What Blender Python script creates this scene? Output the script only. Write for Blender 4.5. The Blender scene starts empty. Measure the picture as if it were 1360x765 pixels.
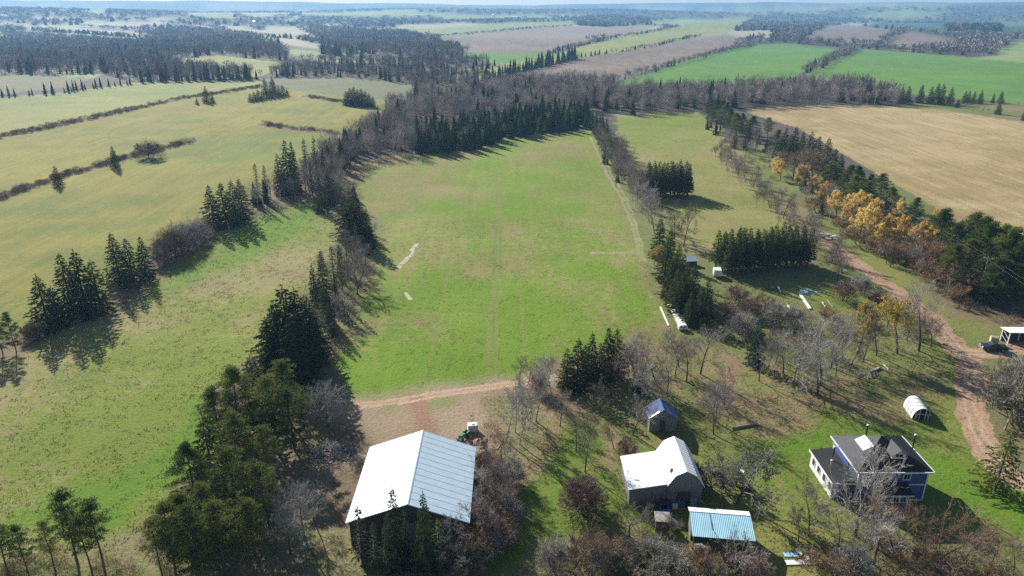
import bpy, math, random
import numpy as np
from math import radians, sin, cos, pi, hypot, atan2
random.seed(7); R = np.random.default_rng(11)
sc = bpy.context.scene; C = sc.collection
# ------------------------------------------------------------------ camera, sky, sun, exposure
H = 60.0; F = 950.0; P = math.atan((382.5-8)/F); CP, SP = cos(P), sin(P)
cam = bpy.data.cameras.new('camera'); cam.sensor_width = 36; cam.lens = 36*F/1360; cam.clip_start = 0.5; cam.clip_end = 40000
co = bpy.data.objects.new('camera', cam); co.location = (0, 0, H); co.rotation_euler = (pi/2-P, 0, 0); C.objects.link(co); sc.camera = co
SUN_AZ, SUN_EL = radians(123), radians(28)       # towards the sun, counter-clockwise from +X
w = bpy.data.worlds.new('World'); sc.world = w; w.use_nodes = True
nt = w.node_tree; bg = nt.nodes['Background']; sky = nt.nodes.new('ShaderNodeTexSky'); sky.sky_type = 'NISHITA'
sky.sun_disc = False; sky.sun_elevation = SUN_EL; sky.sun_rotation = pi/2-SUN_AZ; sky.altitude = 100
sky.air_density = 1.0; sky.dust_density = 0.4; sky.ozone_density = 1.0
nt.links.new(sky.outputs[0], bg.inputs[0]); bg.inputs[1].default_value = 0.055
sl = bpy.data.lights.new('sun', 'SUN'); sl.energy = 4.9; sl.angle = radians(0.5); sl.color = (1.0, 0.95, 0.87)
so = bpy.data.objects.new('sun', sl); C.objects.link(so)
so.rotation_euler = (pi/2-SUN_EL, 0, SUN_AZ+pi/2)
vs = sc.view_settings; vs.view_transform = 'Standard'; vs.look = 'None'; vs.gamma = 1; vs.use_curve_mapping = False; vs.exposure = 0.92
cy = sc.cycles; cy.max_bounces = 5; cy.diffuse_bounces = 2; cy.glossy_bounces = 2; cy.transmission_bounces = 3; cy.transparent_max_bounces = 8
cy.volume_bounces = 0; cy.use_denoising = False; cy.caustics_reflective = False; cy.caustics_refractive = False
HAZE = 0.000135

# ------------------------------------------------------------------ terrain function and pixel tools
def _vn(x, y, s=0):
    xi = np.floor(x).astype(np.int64); yi = np.floor(y).astype(np.int64); fx = x-xi; fy = y-yi
    fx = fx*fx*(3-2*fx); fy = fy*fy*(3-2*fy)
    def h(a, b):
        n = (a*374761393 + b*668265263 + s*1274126177) & 0xffffffff
        n = ((n ^ (n >> 13))*1274126177) & 0xffffffff
        return ((n ^ (n >> 16)) & 0xffff)/65535.0
    return (h(xi, yi)*(1-fx)+h(xi+1, yi)*fx)*(1-fy)+(h(xi, yi+1)*(1-fx)+h(xi+1, yi+1)*fx)*fy
def vn(x, y, sc_, s=0, o=3):
    x = np.asarray(x, float)/sc_; y = np.asarray(y, float)/sc_; a = 0; t = 0; k = 1.0
    for i in range(o):
        a = a+k*_vn(x+17*i, y-9*i, s+i); t += k; x = x*2.03; y = y*2.03; k *= .5
    return a/t
def ss(a, b, v):
    t = np.clip((v-a)/(b-a), 0, 1); return t*t*(3-2*t)
def zt(x, y):
    x = np.asarray(x, float); y = np.asarray(y, float); d = np.hypot(x, y)
    z = ss(230, 600, d)*5*(vn(x, y, 420, 3, 2)-.55)
    z = z+ss(600, 1600, d)*12*(vn(x, y, 1100, 5, 2)-.5)
    z = z-ss(900, 1500, d)*9+ss(1800, 6000, d)*42+ss(1500, 3600, d)*78*(vn(x, y, 1600, 8, 3)-.5)
    z = z+ss(5000, 8600, d)*(14+72*vn(x, y, 2100, 9, 3))
    return z
def un0(px, py):
    u = (px-680)/F; v = (382.5-py)/F; return u, CP+v*SP, -SP+v*CP
def at(px, py, z=None):
    dx, dy, dz = un0(px, py)
    if z is not None:
        t = (z-H)/dz; return (dx*t, dy*t, z)
    t = -H/dz if dz < 0 else 9e3
    if t < 220: return (dx*t, dy*t, 0.0)
    a = 200.0; st = 6.0
    while a < 12000:
        b = a+st
        if H+dz*b < float(zt(dx*b, dy*b)): break
        a = b; st = max(6.0, a*.012)
    for _ in range(12):
        m = (a+b)/2
        if H+dz*m < float(zt(dx*m, dy*m)): b = m
        else: a = m
    return (dx*b, dy*b, float(zt(dx*b, dy*b)))
def proj(x, y, z):
    dz = z-H; f = y*CP-dz*SP; u = y*SP+dz*CP; f = np.where(f < .1, .1, f)
    return 680+F*x/f, 382.5-F*u/f
def height_to(ty, y, zg):
    t = (382.5-ty)/F; return H+y*(t*CP-SP)/(CP+t*SP)-zg
def inpoly(px, py, poly):
    poly = np.asarray(poly, float); m = np.zeros(px.shape, bool)
    bb = (px >= poly[:, 0].min()) & (px <= poly[:, 0].max()) & (py >= poly[:, 1].min()) & (py <= poly[:, 1].max())
    i = np.nonzero(bb)[0]
    if len(i) == 0: return m
    x = px[i]; y = py[i]; r = np.zeros(len(i), bool); n = len(poly)
    for k in range(n):
        x1, y1 = poly[k]; x2, y2 = poly[(k+1) % n]
        if y1 == y2: continue
        r ^= ((y1 > y) != (y2 > y)) & (x < (x2-x1)*(y-y1)/(y2-y1)+x1)
    m[i] = r; return m
def linedist(X, Y, pts):
    d = np.full(X.shape, 1e9)
    for (a, b), (c, e) in zip(pts[:-1], pts[1:]):
        vx, vy = c-a, e-b; L = vx*vx+vy*vy+1e-9
        t = np.clip(((X-a)*vx+(Y-b)*vy)/L, 0, 1)
        d = np.minimum(d, np.hypot(X-a-t*vx, Y-b-t*vy))
    return d

# ------------------------------------------------------------------ materials
def mat(name, col, rough=.8, spec=.3, var=0.0, nscale=2.0, bump=0, bscale=8, metal=0, stretch=None, col2=None, objrand=0):
    m = bpy.data.materials.new(name); m.use_nodes = True; t = m.node_tree; b = t.nodes['Principled BSDF']
    b.inputs['Roughness'].default_value = rough; b.inputs['Specular IOR Level'].default_value = spec; b.inputs['Metallic'].default_value = metal
    tc = t.nodes.new('ShaderNodeTexCoord'); mp = t.nodes.new('ShaderNodeMapping'); t.links.new(tc.outputs['Object'], mp.inputs[0])
    if stretch: mp.inputs['Scale'].default_value = stretch
    n = t.nodes.new('ShaderNodeTexNoise'); n.inputs['Scale'].default_value = nscale; n.inputs['Detail'].default_value = 6; n.inputs['Roughness'].default_value = .65
    t.links.new(mp.outputs[0], n.inputs[0])
    mx = t.nodes.new('ShaderNodeMix'); mx.data_type = 'RGBA'
    c2 = col2 or tuple(c*(1-var) for c in col)
    mx.inputs[6].default_value = (*col, 1); mx.inputs[7].default_value = (*c2, 1)
    mr = t.nodes.new('ShaderNodeMapRange'); mr.inputs[1].default_value = .38; mr.inputs[2].default_value = .62
    t.links.new(n.outputs[0], mr.inputs[0]); t.links.new(mr.outputs[0], mx.inputs[0])
    t.links.new(mx.outputs[2], b.inputs['Base Color'])
    if bump:
        n2 = t.nodes.new('ShaderNodeTexNoise'); n2.inputs['Scale'].default_value = bscale; n2.inputs['Detail'].default_value = 5; t.links.new(mp.outputs[0], n2.inputs[0])
        bp = t.nodes.new('ShaderNodeBump'); bp.inputs['Strength'].default_value = bump; bp.inputs['Distance'].default_value = .05
        t.links.new(n2.outputs[0], bp.inputs['Height']); t.links.new(bp.outputs[0], b.inputs['Normal'])
    return m
def leafmat(name, col, col2, trans=.3, tint=False, nscale=.6):
    m = bpy.data.materials.new(name); m.use_nodes = True; t = m.node_tree; t.nodes.clear()
    out = t.nodes.new('ShaderNodeOutputMaterial'); df = t.nodes.new('ShaderNodeBsdfDiffuse'); tr = t.nodes.new('ShaderNodeBsdfTranslucent'); ms = t.nodes.new('ShaderNodeMixShader')
    ms.inputs[0].default_value = trans
    mx = t.nodes.new('ShaderNodeMix'); mx.data_type = 'RGBA'; mx.inputs[6].default_value = (*col, 1); mx.inputs[7].default_value = (*col2, 1)
    tc = t.nodes.new('ShaderNodeNewGeometry'); n = t.nodes.new('ShaderNodeTexNoise'); n.inputs['Scale'].default_value = nscale; n.inputs['Detail'].default_value = 3
    t.links.new(tc.outputs['Position'], n.inputs[0])
    ad = t.nodes.new('ShaderNodeMath'); ad.operation = 'ADD'
    if tint:
        a = t.nodes.new('ShaderNodeAttribute'); a.attribute_name = 'tint'; src = a.outputs['Fac']
    else:
        a = t.nodes.new('ShaderNodeObjectInfo'); src = a.outputs['Random']
    mr = t.nodes.new('ShaderNodeMapRange'); mr.inputs[1].default_value = .7; mr.inputs[2].default_value = 1.3
    t.links.new(n.outputs[0], ad.inputs[0]); t.links.new(src, ad.inputs[1]); t.links.new(ad.outputs[0], mr.inputs[0]); t.links.new(mr.outputs[0], mx.inputs[0])
    t.links.new(mx.outputs[2], df.inputs[0]); t.links.new(mx.outputs[2], tr.inputs[0])
    t.links.new(df.outputs[0], ms.inputs[1]); t.links.new(tr.outputs[0], ms.inputs[2]); t.links.new(ms.outputs[0], out.inputs[0])
    return m
M = {}
M['bark'] = mat('bark', (.12, .095, .075), .9, .2, .35, 3, .4)
M['birch'] = mat('birch_bark', (.5, .46, .40), .8, .2, .5, 4, .2)
M['twig'] = leafmat('twigs', (.22, .18, .155), (.32, .27, .24), .0)
M['twig_grey'] = leafmat('grey_twigs', (.33, .305, .28), (.44, .41, .38), .0)
M['twig_red'] = leafmat('red_twigs', (.17, .11, .10), (.22, .15, .13), .0)
M['twig_tan'] = leafmat('tan_twigs', (.30, .205, .13), (.24, .17, .12), .0)
M['spruce'] = leafmat('spruce_needles', (.036, .062, .026), (.098, .128, .040), .22)
M['bluespruce'] = leafmat('blue_spruce_needles', (.05, .095, .075), (.07, .12, .10), .12)
M['pine'] = leafmat('pine_needles', (.075, .115, .034), (.175, .20, .05), .3)
M['greenpine'] = leafmat('young_needles', (.07, .125, .028), (.10, .16, .036), .25)
M['olive'] = leafmat('willow_leaves', (.14, .16, .085), (.19, .20, .12), .3)
M['gold'] = leafmat('gold_leaves', (.72, .47, .11), (.84, .64, .22), .38)
M['yellow'] = leafmat('yellow_leaves', (.42, .33, .045), (.56, .42, .06), .35)
M['rust'] = leafmat('rust_leaves', (.34, .17, .10), (.45, .25, .15), .3)
M['russet'] = leafmat('russet_leaves', (.30, .19, .11), (.40, .26, .14), .3)
M['f_spruce'] = leafmat('conifer_canopy', (.038, .060, .026), (.075, .10, .036), .18, True, .15)
M['f_bare'] = leafmat('bare_canopy', (.21, .17, .15), (.46, .40, .35), .0, True, .15)
M['brush'] = leafmat('brush_twigs', (.20, .15, .105), (.36, .27, .18), .0, True, .5)
M['weed'] = leafmat('dry_weeds', (.17, .17, .07), (.32, .27, .16), .3, True, .3)
M['grassgreen'] = leafmat('grass_blades', (.115, .17, .035), (.2, .21, .07), .4, True, .3)

# ------------------------------------------------------------------ object helpers
def link(o, parent=None):
    C.objects.link(o)
    if parent is not None: o.parent = parent
    return o
def tag(o, label, cat, group=None, kind=None):
    if label: o['label'] = label
    if cat: o['category'] = cat
    if group: o['group'] = group
    if kind: o['kind'] = kind
    return o
def thing(name, label, cat, loc=(0, 0, 0), rz=0, group=None):
    o = bpy.data.objects.new(name, None); o.location = loc; o.rotation_euler = (0, 0, rz); o.empty_display_size = .5
    link(o); return tag(o, label, cat, group)
def npmesh(name, V, Fq, mats, midx=None, smooth=False, tint=None):
    """V (n,3); Fq (m,k) faces of equal size"""
    V = np.ascontiguousarray(V, np.float32); Fq = np.ascontiguousarray(Fq, np.int32)
    me = bpy.data.meshes.new(name); me.vertices.add(len(V)); me.vertices.foreach_set('co', V.ravel())
    k = Fq.shape[1]; me.loops.add(Fq.size); me.loops.foreach_set('vertex_index', Fq.ravel()); me.polygons.add(len(Fq))
    me.polygons.foreach_set('loop_start', np.arange(0, Fq.size, k, dtype=np.int32))
    me.polygons.foreach_set('loop_total', np.full(len(Fq), k, np.int32))
    for m in (mats if isinstance(mats, (list, tuple)) else [mats]): me.materials.append(m)
    if midx is not None: me.polygons.foreach_set('material_index', np.ascontiguousarray(midx, np.int32))
    if smooth: me.polygons.foreach_set('use_smooth', np.ones(len(Fq), bool))
    if tint is not None:
        a = me.attributes.new('tint', 'FLOAT', 'POINT'); a.data.foreach_set('value', np.ascontiguousarray(tint, np.float32))
    me.update(calc_edges=True); return me
class MB:
    def __init__(s): s.v = []; s.f = []; s.m = []; s.M = []
    def mi(s, m):
        if m not in s.M: s.M.append(m)
        return s.M.index(m)
    def add(s, vs, fs, m):
        n = len(s.v); s.v += [tuple(v) for v in vs]; i = s.mi(m)
        for f in fs: s.f.append(tuple(n+k for k in f)); s.m.append(i)
    def box(s, x0, x1, y0, y1, z0, z1, m, rz=0, o=(0, 0)):
        vs = [(x, y, z) for z in (z0, z1) for x, y in ((x0, y0), (x1, y0), (x1, y1), (x0, y1))]
        if rz: vs = [(o[0]+x*cos(rz)-y*sin(rz), o[1]+x*sin(rz)+y*cos(rz), z) for x, y, z in vs]
        s.add(vs, [(0, 3, 2, 1), (4, 5, 6, 7), (0, 1, 5, 4), (1, 2, 6, 5), (2, 3, 7, 6), (3, 0, 4, 7)], m); return s
    def prism(s, poly, a0, a1, m, axis='y'):
        """polygon (u,z) extruded along y (or x)"""
        n = len(poly)
        if axis == 'y': vs = [(u, a0, z) for u, z in poly]+[(u, a1, z) for u, z in poly]
        elif axis == 'x': vs = [(a0, u, z) for u, z in poly]+[(a1, u, z) for u, z in poly]
        else: vs = [(u, v, a0) for u, v in poly]+[(u, v, a1) for u, v in poly]
        s.add(vs, [tuple(range(n)), tuple(range(2*n-1, n-1, -1))]+[(i, i+n, (i+1) % n+n, (i+1) % n) for i in range(n)], m); return s
    def slab(s, pts, th, m):
        """closed thin slab under a planar polygon"""
        n = len(pts); vs = [tuple(p) for p in pts]+[(p[0], p[1], p[2]-th) for p in pts]
        s.add(vs, [tuple(range(n)), tuple(range(2*n-1, n-1, -1))]+[(i, i+n, (i+1) % n+n, (i+1) % n) for i in range(n)], m); return s
    def tube(s, p, q, r0, r1, m, n=8):
        p = np.array(p, float); q = np.array(q, float); d = q-p; d /= np.linalg.norm(d)+1e-9
        a = np.cross(d, (0, 0, 1) if abs(d[2]) < .9 else (1, 0, 0)); a /= np.linalg.norm(a); b = np.cross(d, a)
        vs = [p+r0*(cos(t)*a+sin(t)*b) for t in [2*pi*i/n for i in range(n)]]+[q+r1*(cos(t)*a+sin(t)*b) for t in [2*pi*i/n for i in range(n)]]
        s.add(vs, [tuple(range(n)), tuple(range(2*n-1, n-1, -1))]+[(i, (i+1) % n, (i+1) % n+n, i+n) for i in range(n)], m); return s
    def mesh(s, name, bevel=0):
        me = bpy.data.meshes.new(name); me.from_pydata(s.v, [], s.f)
        for m in s.M: me.materials.append(M[m] if isinstance(m, str) else m)
        me.polygons.foreach_set('material_index', s.m); me.update()
        import bmesh
        bm = bmesh.new(); bm.from_mesh(me); bmesh.ops.recalc_face_normals(bm, faces=bm.faces)
        if bevel: bmesh.ops.bevel(bm, geom=list(bm.edges), offset=bevel, segments=1, affect='EDGES')
        bm.to_mesh(me); bm.free(); return me
    def obj(s, name, parent=None, bevel=0, label=None, cat=None, group=None, loc=None, rz=0):
        o = bpy.data.objects.new(name, s.mesh(name, bevel)); link(o, parent)
        if loc: o.location = loc
        if rz: o.rotation_euler = (0, 0, rz)
        return tag(o, label, cat, group)
# ------------------------------------------------------------------ ground: one sheet out to the hills, split into its fields
# class: (object name, colour A, colour B, share of B, grain, rows)
CL = {
 'floor': ('woodland_floor', (.19, .145, .09), (.14, .16, .055), .5, .6, 0),
'farfloor': ('woodland_floor', (.095, .078, .07), (.11, .095, .075), .5, .3, 0),  # darker floor colour stands for shade where sun shows between far trees
 'far': ('far_ground', (.05, .065, .05), (.07, .08, .06), .5, .3, 0),
 'farfield': ('far_fields', (.31, .30, .20), (.38, .34, .25), .5, .1, 0),
 'fargreen': ('far_green_fields', (.20, .27, .085), (.26, .29, .12), .5, .1, 0),
 'hay': ('hay_field', (.225, .205, .045), (.155, .18, .038), .45, .32, .10),
 'hay2': ('hay_field', (.26, .26, .085), (.18, .225, .065), .4, .2, .06),
 'dull': ('dull_and_clouded_fields', (.15, .165, .085), (.17, .16, .09), .5, .15, 0),
 'pasture': ('pasture', (.165, .208, .034), (.26, .225, .10), .36, .5, 0),
 'lush': ('lush_grass', (.115, .205, .020), (.15, .205, .035), .35, .35, 0),
 'meadow': ('meadow', (.135, .222, .020), (.245, .215, .085), .34, .5, .05),
 'meadowdry': ('meadow', (.15, .195, .035), (.25, .19, .09), .45, .42, 0),
 'pale': ('pale_grass', (.50, .45, .34), (.38, .36, .24), .35, .3, 0),
 'lane': ('grass_lane', (.175, .212, .058), (.16, .205, .05), .5, .35, 0),
 'crop': ('green_crop_field', (.100, .215, .038), (.125, .225, .045), .5, .1, .06),
 'stubble': ('stubble_field', (.37, .29, .15), (.29, .225, .105), .45, .35, .12),
 'plough': ('ploughed_field', (.175, .135, .105), (.225, .18, .14), .45, .2, .10),
 'ploughpale': ('ploughed_field', (.25, .205, .165), (.225, .18, .14), .45, .15, .06),  # paler part of the ploughed field
 'scrub': ('scrub_strip', (.115, .075, .055), (.19, .14, .09), .45, .6, 0),
 'rough': ('rough_ground', (.22, .19, .10), (.15, .175, .055), .55, .6, 0),
 'dirt': ('dirt_road', (.41, .275, .18), (.34, .22, .14), .45, .25, 0),
'rut': ('dirt_road', (.46, .33, .24), (.40, .27, .19), .4, .2, 0),
 'verge': ('dirt_road', (.26, .21, .12), (.33, .24, .16), .5, .5, 0),
 'track': ('wheel_track', (.29, .275, .16), (.22, .235, .10), .4, .3, 0),
 'yard': ('farm_yard', (.31, .24, .16), (.21, .20, .09), .55, .45, 0),
 'red': ('bare_earth', (.29, .175, .12), (.22, .165, .09), .5, .5, 0),
 'lawn': ('lawn', (.125, .185, .026), (.20, .20, .06), .42, .4, 0),
 'litter': ('leaf_litter', (.27, .185, .11), (.15, .175, .05), .62, .8, 0),
 'darkgreen': ('dark_green_field', (.04, .09, .045), (.05, .10, .05), .5, .1, 0),
}
CN = list(CL); CI = {k: i for i, k in enumerate(CN)}
FIELDS = [
 # far patchwork, given by the corners of each field
 ('farfield', [(0,29),(60,33),(110,37),(178,42),(178,50),(120,45),(60,41),(0,36)]),
 ('farfield', [(40,23),(90,24),(120,27),(170,30),(215,32),(180,39),(120,36),(60,32)]),
 ('fargreen', [(110,14),(140,13),(140,20),(118,20)]), ('farfield', [(145,21),(230,25),(230,28),(150,24)]),
 ('farfield', [(165,50),(230,53),(230,57),(170,53)]), ('farfield', [(208,79),(230,78),(230,83),(212,83)]),
 ('fargreen', [(75,97),(100,96),(135,99),(125,103),(80,102)]),
 ('dull', [(-60,100),(50,100),(80,103),(135,103),(110,108),(100,116),(60,119),(-60,130)]),
 ('hay2', [(222,80),(287,73),(340,76),(388,84),(372,93),(345,101),(340,104),(300,95),(240,87)]),
 ('farfield', [(255,35),(330,46),(400,54),(433,60),(432,66),(395,62),(350,54),(300,46),(255,38)]),
 ('farfield', [(300,34),(370,44),(390,49),(350,48),(300,40)]), ('farfield', [(355,35),(415,37),(370,42),(352,41)]),
 ('fargreen', [(375,29),(394,21),(401,22),(392,32),(378,32)]), ('fargreen', [(250,18),(305,17),(310,22),(330,27),(280,26),(250,22)]),
 ('farfield', [(320,19),(378,20),(350,26),(322,22)]), ('fargreen', [(378,65),(400,66),(435,70),(437,74),(390,74)]),
 ('fargreen', [(402,76),(450,79),(450,83),(420,82)]), ('farfield', [(395,83),(455,90),(455,93),(420,89)]),
 ('farfield', [(220,53),(245,56),(285,60),(260,61),(222,57)]), ('farfield', [(290,64),(312,66),(312,69),(292,67)]),
 ('fargreen', [(450,73),(500,76),(549,80),(545,85),(480,83),(445,80)]), ('fargreen', [(440,87),(515,91),(500,96),(440,93)]),
 ('farfield', [(455,58),(520,62),(520,65),(458,62)]), ('farfield', [(512,68),(535,70),(532,74),(514,72)]),
 ('fargreen', [(540,44),(600,36),(670,30),(760,28),(765,33),(670,40),(600,48),(560,50)]),
 ('ploughpale', [(568,50),(640,42),(700,36),(780,34),(865,35),(832,48),(788,53),(720,55),(640,51)]),
 ('plough', [(580,51),(640,50),(720,54),(792,51),(772,60),(725,70),(680,72),(625,70),(600,62)]),
 ('crop', [(592,73),(625,69),(740,71),(735,76),(690,84),(665,87),(650,82),(618,78)]),
 ('hay2', [(553,101),(600,94),(660,85),(690,82),(735,74),(770,61),(830,47),(880,38),(930,28),(985,21),(1003,24),(995,30),(975,40),(965,43),(930,49),(880,60),(830,68),(760,79),(690,94),(645,106)]),
 ('farfield', [(970,42),(975,39),(1028,38),(1020,44),(990,54),(972,48)]),
 ('plough', [(662,106),(700,94),(760,80),(820,71),(880,59),(930,50),(965,45),(988,52),(970,63),(900,83),(860,94),(815,110),(800,114),(760,108)]),
 ('crop', [(806,111),(840,103),(870,96),(900,83),(950,71),(1000,58),(1040,57),(1110,65),(1100,77),(1065,97),(1040,108),(1010,112),(880,118),(830,122)]),
 ('plough', [(1045,52),(1090,33),(1110,31),(1188,40),(1172,60),(1110,57)]), ('plough', [(1180,55),(1205,41),(1240,47),(1282,56),(1268,68),(1230,70),(1185,66)]),
 ('darkgreen', [(1150,36),(1170,26),(1255,29),(1400,32),(1400,52),(1330,46),(1260,46),(1200,39)]),
 ('fargreen', [(1130,20),(1190,14),(1255,17),(1240,24),(1180,26),(1140,24)]),
 ('fargreen', [(1288,77),(1325,73),(1330,62),(1345,54),(1430,52),(1430,86),(1360,84)]),
 ('crop', [(1135,65),(1180,67),(1265,74),(1360,85),(1480,95),(1480,150),(1320,134),(1220,127),(1170,114),(1130,107),(1090,108),(1070,98)]),
 ('rough', [(1190,135),(1360,137),(1500,150),(1500,190),(1360,166),(1200,146)]),
 ('fargreen', [(553,113),(566,112),(562,118),(555,118)]), ('fargreen', [(585,119),(600,116),(640,118),(632,125),(590,124)]),
 ('lawn', [(1008,112),(1030,108),(1040,113),(1020,116)]),
 # left side
 ('hay2', [(-300,171),(0,130),(60,125),(120,118),(180,110),(230,108),(345,107),(356,116),(240,131),(130,155),(0,181),(-300,250)]),
 ('hay', [(-300,250),(0,181),(130,155),(240,131),(356,115),(380,118),(460,125),(530,135),(520,150),(480,170),(455,182),(430,195),(400,220),(380,235),(330,262),(280,290),(210,345),(120,385),(40,430),(0,450),(-500,640),(-500,300)]),
 ('dull', [(345,105),(460,102),(540,110),(560,118),(545,135),(470,130),(400,122)]),  # greyed colour here stands for a cloud shadow on the field
 ('pasture', [(-500,660),(0,478),(60,440),(140,415),(210,358),(280,305),(350,285),(395,268),(440,268),(470,290),(460,330),(420,390),(350,470),(300,520),(250,600),(215,680),(150,735),(0,745),(-400,765)]),
 ('lush', [(395,430),(365,475),(320,500),(285,530),(232,540),(190,585),(120,640),(40,690),(-60,700),(60,722),(150,720),(215,650),(270,560),(380,480)]),
 ('lush', [(325,300),(395,270),(430,272),(400,300),(330,345),(250,385),(200,400),(240,360)]),
 # middle
 ('meadowdry', [(455,265),(455,235),(470,218),(510,208),(560,204),(620,197),(660,184),(785,171),(822,215),(852,290),(885,380),(900,430),(900,450),(830,452),(720,500),(560,530),(450,538),(440,480),(448,400),(478,340),(500,320),(505,290)]),
 ('meadow', [(500,262),(470,245),(500,224),(600,210),(680,190),(788,172),(822,220),(852,292),(885,382),(895,432),(830,445),(705,505),(560,527),(450,532),(448,480),(470,400),(500,340),(515,300)]),
 ('meadowdry', [(468,245),(560,213),(625,205),(610,245),(530,285),(500,275)]), ('meadowdry', [(690,195),(770,190),(775,212),(700,218)]), ('meadowdry', [(530,425),(560,420),(565,440),(530,445)]), ('meadowdry', [(450,400),(475,350),(500,360),(480,440),(450,470)]),
 ('red', [(455,240),(470,220),(510,209),(545,207),(520,215),(480,226),(470,245)]),
 # right of the tree line
 ('pasture', [(818,152),(930,148),(950,165),(975,200),(1010,240),(1050,285),(1075,320),(1060,345),(960,350),(905,330),(870,280),(835,215),(815,180)]),
 ('meadow', [(905,270),(950,262),(1035,300),(1060,325),(1000,325),(930,318)]), ('meadow', [(880,190),(960,200),(985,235),(930,232),(890,215)]),
 ('stubble', [(985,145),(1100,139),(1190,141),(1250,145),(1360,163),(1700,230),(2000,560),(1700,520),(1400,380),(1345,335),(1230,268),(1120,205),(1060,170),(1000,152)]),
 ('rough', [(975,200),(1000,190),(1060,215),(1120,270),(1200,340),(1290,400),(1360,430),(1600,520),(1360,470),(1260,420),(1130,345),(1060,300),(1010,245)]),
 ('lawn', [(1110,330),(1150,325),(1220,365),(1300,415),(1330,430),(1300,450),(1250,425),(1180,375),(1130,350)]),
 ('scrub', [(1230,370),(1290,395),(1380,420),(1500,480),(1360,440),(1280,420)]),
 ('rough', [(940,360),(1070,350),(1140,350),(1210,400),(1260,440),(1180,470),(1000,470),(940,440),(920,390)]),
 ('lawn', [(1070,378),(1140,372),(1190,400),(1170,410),(1100,415),(1060,395)]),
 # farmstead
 ('litter', [(905,440),(1000,440),(1270,430),(1300,470),(1290,510),(1262,560),(1190,575),(1010,590),(960,640),(880,590),(800,560),(750,505),(830,450)]),
 ('lawn', [(985,480),(1010,500),(1050,520),(1100,540),(1180,560),(1260,520),(1275,540),(1290,570),(1330,620),(1420,700),(1420,800),(1260,705),(1020,765),(640,770),(660,690),(680,620),(720,545),(800,560),(880,590),(960,600),(960,560),(1000,530)]),
 ('litter', [(1010,510),(1090,525),(1080,560),(1000,585),(950,545)]), ('litter', [(800,560),(850,590),(860,660),(830,640),(790,600)]),
 ('litter', [(980,640),(1030,655),(1010,680),(985,680)]),
 ('lush', [(1000,600),(1085,570),(1110,575),(1080,600),(1040,610)]), ('lush', [(1230,600),(1290,640),(1380,700),(1300,700),(1235,650)]),
 ('lush', [(655,765),(660,700),(700,690),(735,765)]),
 ('rough', [(700,765),(720,730),(800,700),(860,690),(900,720),(1040,760),(1100,730),(1250,735),(1420,780),(1420,900),(640,900)]),
 ('rough', [(-200,765),(0,748),(120,735),(230,705),(280,690),(440,700),(640,730),(640,900),(-300,900)]),
 ('yard', [(470,538),(560,530),(625,520),(640,535),(640,560),(660,600),(650,640),(620,640),(480,610),(440,680),(420,700),(405,640),(440,600),(490,600),(500,560)]),
 ('rough', [(620,530),(700,520),(740,525),(700,600),(690,700),(660,765),(610,765),(640,640),(625,570)]),
 ('red', [(634,560),(655,575),(660,600),(640,625),(630,600)]),
 ('floor', [(330,480),(395,470),(460,500),(470,550),(440,600),(400,680),(330,700),(250,690),(240,640),(290,540)]),
]
LINES = [  # class, pixel polyline, half width in metres
 ('scrub', [(-60,205),(0,181),(60,170),(130,155),(190,142),(240,131),(300,121),(345,115)], 2.6),
 ('scrub', [(-60,285),(0,262),(40,248),(75,236),(110,226),(150,215),(200,203),(257,187)], 2.4),
 ('scrub', [(350,165),(375,170),(420,174),(450,178)], 3.0), ('scrub', [(410,128),(440,132),(470,137)], 4.0),
 ('rough', [(0,133),(60,128),(120,121),(182,113)], 3.0),
 ('scrub', [(-60,495),(0,470),(50,440),(130,415),(210,352),(280,303),(350,275),(400,255)], 3.6),
 ('floor', [(330,530),(360,490),(395,470),(420,430),(440,395),(460,350),(478,322),(480,300),(455,270)], 6),
 ('rough', [(800,190),(822,225),(850,280),(870,320),(895,370),(930,420)], 5.5),
 ('lane', [(649,505),(649,430),(656,370),(660.5,290),(660.5,240)], .45), ('lane', [(660,505),(658.5,430),(663.5,370),(665.5,290),(664,240)], .4), ('lane', [(700,502),(694,430),(690,360)], .25), ('lane', [(560,520),(580,430),(596,350)], .22),
 ('track', [(784,182),(805,228),(828,268),(843,310),(852,350),(868,395)], .5),
 ('track', [(790,182),(811,228),(834,268),(848,310),(858,350),(875,395)], .4),
 ('track', [(850,334),(820,336),(790,336)], .9),
 ('pale', [(513,348),(513,354),(530,354),(545,340),(553,324)], .55), ('pale', [(540,390),(545,397)], .4),
 ('litter', [(858,350),(868,380),(875,392)], 1.5),
 ('yard', [(460,541),(500,536),(560,526),(620,517),(680,509),(720,503)], 2.6), ('dirt', [(470,541),(500,537),(560,527),(620,518),(680,509),(740,500)], 1.0),
 ('dirt', [(1345,640),(1315,602),(1298,570),(1288,535),(1290,505),(1288,485),(1272,462),(1240,425),(1195,392),(1150,358),(1115,335),(1090,312)], 2.3),
 ('dirt', [(1272,468),(1310,470),(1360,462),(1500,450)], 2.2), ('red', [(960,470),(975,485),(962,505),(955,530)], 1.3),
 ('red', [(552,534),(564,556),(568,585)], 1.4),
 ('red', [(1090,312),(1060,290),(1030,262)], 1.5),
 ('litter', [(692,640),(720,600),(740,560),(725,540)], 1.4),
 ('red', [(860,468),(900,462),(960,470)], 1.4),
]
def offset(pts, d):
    w_ = [np.array(at(*p)[:2]) for p in pts]; o = []
    for i, p in enumerate(w_):
        t = w_[min(i+1, len(w_)-1)]-w_[max(i-1, 0)]; t = t/np.linalg.norm(t); o.append(tuple(p+np.array([-t[1], t[0]])*d))
    return o
RUTS = []
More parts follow.
